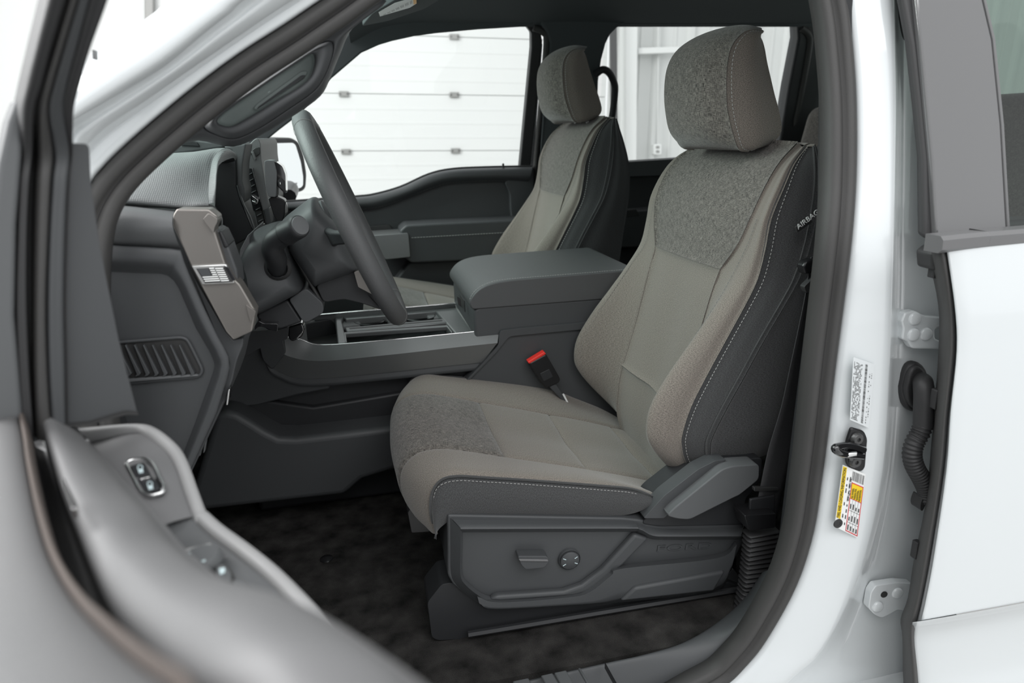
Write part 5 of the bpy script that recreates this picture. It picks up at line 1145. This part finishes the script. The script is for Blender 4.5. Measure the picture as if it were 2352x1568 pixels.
slab('slot_shadow', fil(K1((1712, 730), (1722, 712), (2010, 502), (2040, 500), (2025, 522)), 3), -.731, .006, 'plastic', tA, bw=.001)

# ------------------------------------------------------------------ far front door
pd = thing('passenger_door', 'dark inner panel of the far front door under the window', 'truck door', (.3, .84, 0))
bpx = [(520, 472), (655, 464), (740, 458), (820, 452), (860, 447), (920, 430), (985, 401), (1040, 389), (1120, 385), (1222, 383)]
cpx = K2((-200, 1400), (100, 1408), (230, 1412), (340, 1406), (500, 1390), (700, 1318), (870, 1255), (1000, 1226), (1300, 1215), (1480, 1230))
B0 = [U(*p, .815) for p in bpx]; B1 = [U(x, y+5, .785) for x, y in bpx]; Cc_ = [U(*p, .80) for p in cpx]
patch('belt_roll', [[p+V(0, .05, 0) for p in B0], B0, B1, [lerp(a, b, .5)+V(0, -.015, 0) for a, b in zip(B1, Cc_)], Cc_], 'plastic', pd, nu=4, nv=5, dense=False)
tube('belt_line', smooth([p+V(0, .004, .002) for p in B0], 5), .004, 'rubber', pd, n=8)
stitches('stitching', smooth([p+V(0, -.006, .006) for p in Cc_], 6), 'thread_dim', pd, n=V(0, -1, 0), step=.012, ln=.008, w=.0008)
slab('door_field', [(540, 470), (820, 462), (985, 420), (1222, 400), (1222, 1000), (540, 1060)], .812, .04, 'plastic', pd, bw=.004)
prism('field_end', [U(*p, .79) for p in fil(K2((1330, 1215), (1500, 1120), (1530, 1120), (1530, 1560), (1400, 1560), (1372, 1400), (1368, 1290)), 8)], (0, .04, 0), 'plastic', pd, .01, 4)
slab('armrest', fil([(918, 530), (932, 517), (1000, 513), (1230, 503), (1230, 592), (945, 604), (930, 592)], 6), .665, .14, 'plastic', pd, bw=.014, seg=5)
stitches('stitching', [U(945, 546, .663), U(1230, 530, .663)], 'thread', pd, n=V(0, -1, 0), step=.010, ln=.007, w=.0009)
slab('pull_handle', fil([(852, 541), (938, 535), (943, 590), (885, 596), (868, 575)], 4), .655, .13, 'console_metal', pd, bw=.005)
slab('handle_recess', fil([(840, 520), (895, 516), (905, 530), (850, 538)], 4), .79, .02, 'label_black', pd, bw=.004)
slab('map_pocket', fil([(906, 646), (941, 602), (1230, 590), (1230, 720), (906, 720)], 6), .735, .07, 'plastic', pd, bw=.010)
lathe('lock_pin', U(1156, 387, .80), (0, 0, 1), [(.008, 0), (.006, .003), (.0035, .004), (.004, .014), (.003, .018), (0, .019)], 'black_part', pd, 12)
struct_frame = rprism('window_frame', [(1200, 50), (1240, 62), (1246, 95), (1218, 390), (1194, 388), (1221, 110), (1221, 76), (1212, 64)], -.005, .035, 'rubber', pd, .004)
prism('door_lower', [V(-.12, .815, .0), V(.66, .815, .0), V(.66, .815, .66), V(.0, .815, .60), V(-.12, .815, .60)], (0, .03, 0), 'plastic', pd, .004)
pdr = thing('rear_passenger_door', 'dark inner panel of the far rear door between the seats', 'truck door', (1.2, .84, 0))
slab('door_field', [(1340, 372), (1448, 369), (1560, 362), (1800, 354), (1800, 700), (1340, 700)], .80, .05, 'plastic_dark', pdr, bw=.006)
prism('belt_roll', [U(*p, .775) for p in fil([(1340, 374), (1448, 371), (1560, 364), (1800, 356), (1800, 394), (1560, 402), (1448, 406), (1340, 408)], 2)], (0, .05, 0), 'plastic', pdr, .010, 4)
slab('armrest', fil([(1400, 494), (1432, 487), (1520, 480), (1700, 470), (1700, 560), (1400, 570)], 4), .70, .12, 'plastic', pdr, bw=.008)
prism('door_lower', [V(.74, .805, .0), V(1.88, .805, .0), V(1.88, .805, .70), V(.74, .805, .68)], (0, .03, 0), 'plastic_dark', pdr, .004)
slab('pull_cup', fil([(1436, 483), (1462, 480), (1470, 496), (1440, 499)], 3), .697, .02, 'label_black', pdr, bw=.002)

# ------------------------------------------------------------------ far wing mirror
mr = thing('wing_mirror', 'wing mirror outside the far window, reflecting ribbed wall', 'mirror', tuple(U(650, 460, 1.02)))
mn = V(.8, -.6, -.06).normalized(); mc = U(660, 385, 1.03)
def um(x, y, d=0.0): return UPL(x, y, mc+mn*d, mn)
prism('mirror_shell', [um(*p) for p in fil([(600, 322), (612, 316), (672, 316), (688, 326), (700, 360), (706, 400), (704, 432), (696, 440), (655, 448), (600, 452)], 8)], -mn*.10, 'black_part', mr, .012, 4)
mo = fil(K1((1782, 962), (1792, 956), (1955, 952), (1972, 968), (2006, 1080), (2022, 1180), (2021, 1236), (2006, 1252), (1890, 1276), (1782, 1280)), 4)
mk('mirror_glass', [um(*p, .002) for p in mo], [tuple(range(len(mo)))], 'mirror', mr, False)
tube('mirror_arm', smooth([um(640, 430, -.05), V(-.24, .97, .68), V(-.24, .86, .66)], 5), .025, 'black_part', mr, n=10)
mx_ = (um(700, 440)-um(640, 448)).normalized()
text('mirror_lettering', 'OBJECTS IN MIRROR ARE', .0085, um(*K1((1912, 1236))[0], .003), mx_, (0, 0, 1), 'hardware', mr, .0001, sx=.62)
text('mirror_lettering', 'CLOSER THAN THEY APPEAR', .0085, um(*K1((1912, 1256))[0], .003), mx_, (0, 0, 1), 'hardware', mr, .0001, sx=.55)

# ------------------------------------------------------------------ overhead things
vis = thing('sun_visor', 'dark sun visor with a white warning label at the top of the doorway', 'sun visor', tuple(UZ(900, 20, 1.13)))
Zv = 1.135
prism('visor_board', [UZ(*p, Zv) for p in fil(K2((380, 175), (450, 90), (700, -60), (1000, -110), (900, 0), (800, 60), (560, 140)), 6)], (0, 0, .015), 'headliner', vis, .005)
lb_ = [UZ(*p, Zv-.001) for p in K2((492, 84), (600, 22), (725, -14), (744, 25), (700, 52), (502, 110))]
prism('warning_label', lb_, (0, 0, .001), 'label_white', vis, 0, label='white visor label with an orange end')
prism('label_orange_end', [UZ(*p, Zv-.0016) for p in K2((722, -14), (744, -14), (746, 24), (726, 32))], (0, 0, .0006), 'label_orange', vis, 0)
multi_l = [UZ(*p, Zv-.0016) for p in K2((520, 98), (720, -4), (720, 28), (530, 104))]
vs = []; fs = []
for k in range(26):
    t = k/26; a = lerp(multi_l[0], multi_l[1], t); b = lerp(multi_l[3], multi_l[2], t)
    if k % 4 == 3: continue
    n0 = len(vs); w = (multi_l[1]-multi_l[0])*.012; vs += [lerp(a, b, .12), lerp(a, b, .12)+w, lerp(a, b, .8)+w, lerp(a, b, .8)]; fs.append((n0, n0+1, n0+2, n0+3))
pr_ = mk('small_print', vs, fs, 'thread_dim', vis, False); pr_['kind'] = 'stuff'
dl = thing('dome_light', 'small dark roof lamp housing above the far rear window', 'roof lamp', tuple(UZ(1563, 5, 1.25)))
prism('lamp_housing', [UZ(*p, 1.25) for p in fil(K3((328, 22), (335, -20), (470, -20), (475, 10), (440, 32)), 4)], (0, 0, .03), 'plastic', dl, .004)
prism('lamp_lens', [UZ(*p, 1.248) for p in fil(K3((385, 18), (388, -2), (420, -2), (420, 14)), 2)], (0, 0, .004), 'belt_metal', dl, .001)
hk_ = thing('coat_hook', 'dark coat hook on the roof rail above the driver headrest', 'hook', tuple(UR(1636, 6, -.05)))
tube('hook_arm', smooth([UR(*p, -.06) for p in K3((545, 40), (575, 38), (600, 40), (608, 28), (612, 5), (612, -15))], 5), .006, 'plastic', hk_, n=8)
rprism('hook_base', K3((560, 30), (565, -10), (615, -10), (612, 12), (590, 25)), -.055, .03, 'plastic', hk_, .004)

# ------------------------------------------------------------------ rear bench glimpsed through the rear door glass
rs = thing('rear_bench', 'dark cloth rear seat with headrest behind the rear door glass', 'car seat', (1.5, -.3, 0))
def bx(name, c, s, mat, bw, rot=0): return rbox(name, c, s, mat, rs, Matrix.Rotation(rot, 3, 'Y'), bw, 5)
bx('bench_cushion', (1.38, 0, .30), (.50, 1.40, .16), 'fab_dark', .05)
bx('bench_back', (1.66, 0, .62), (.14, 1.40, .58), 'fab_weave', .05, .22)
for y in (-.42, .42): bx('headrest', (1.70, y, .965), (.13, .30, .20), 'fab_weave', .05, .15)
bx('bench_base', (1.42, 0, .11), (.42, 1.3, .22), 'plastic_dark', .02)
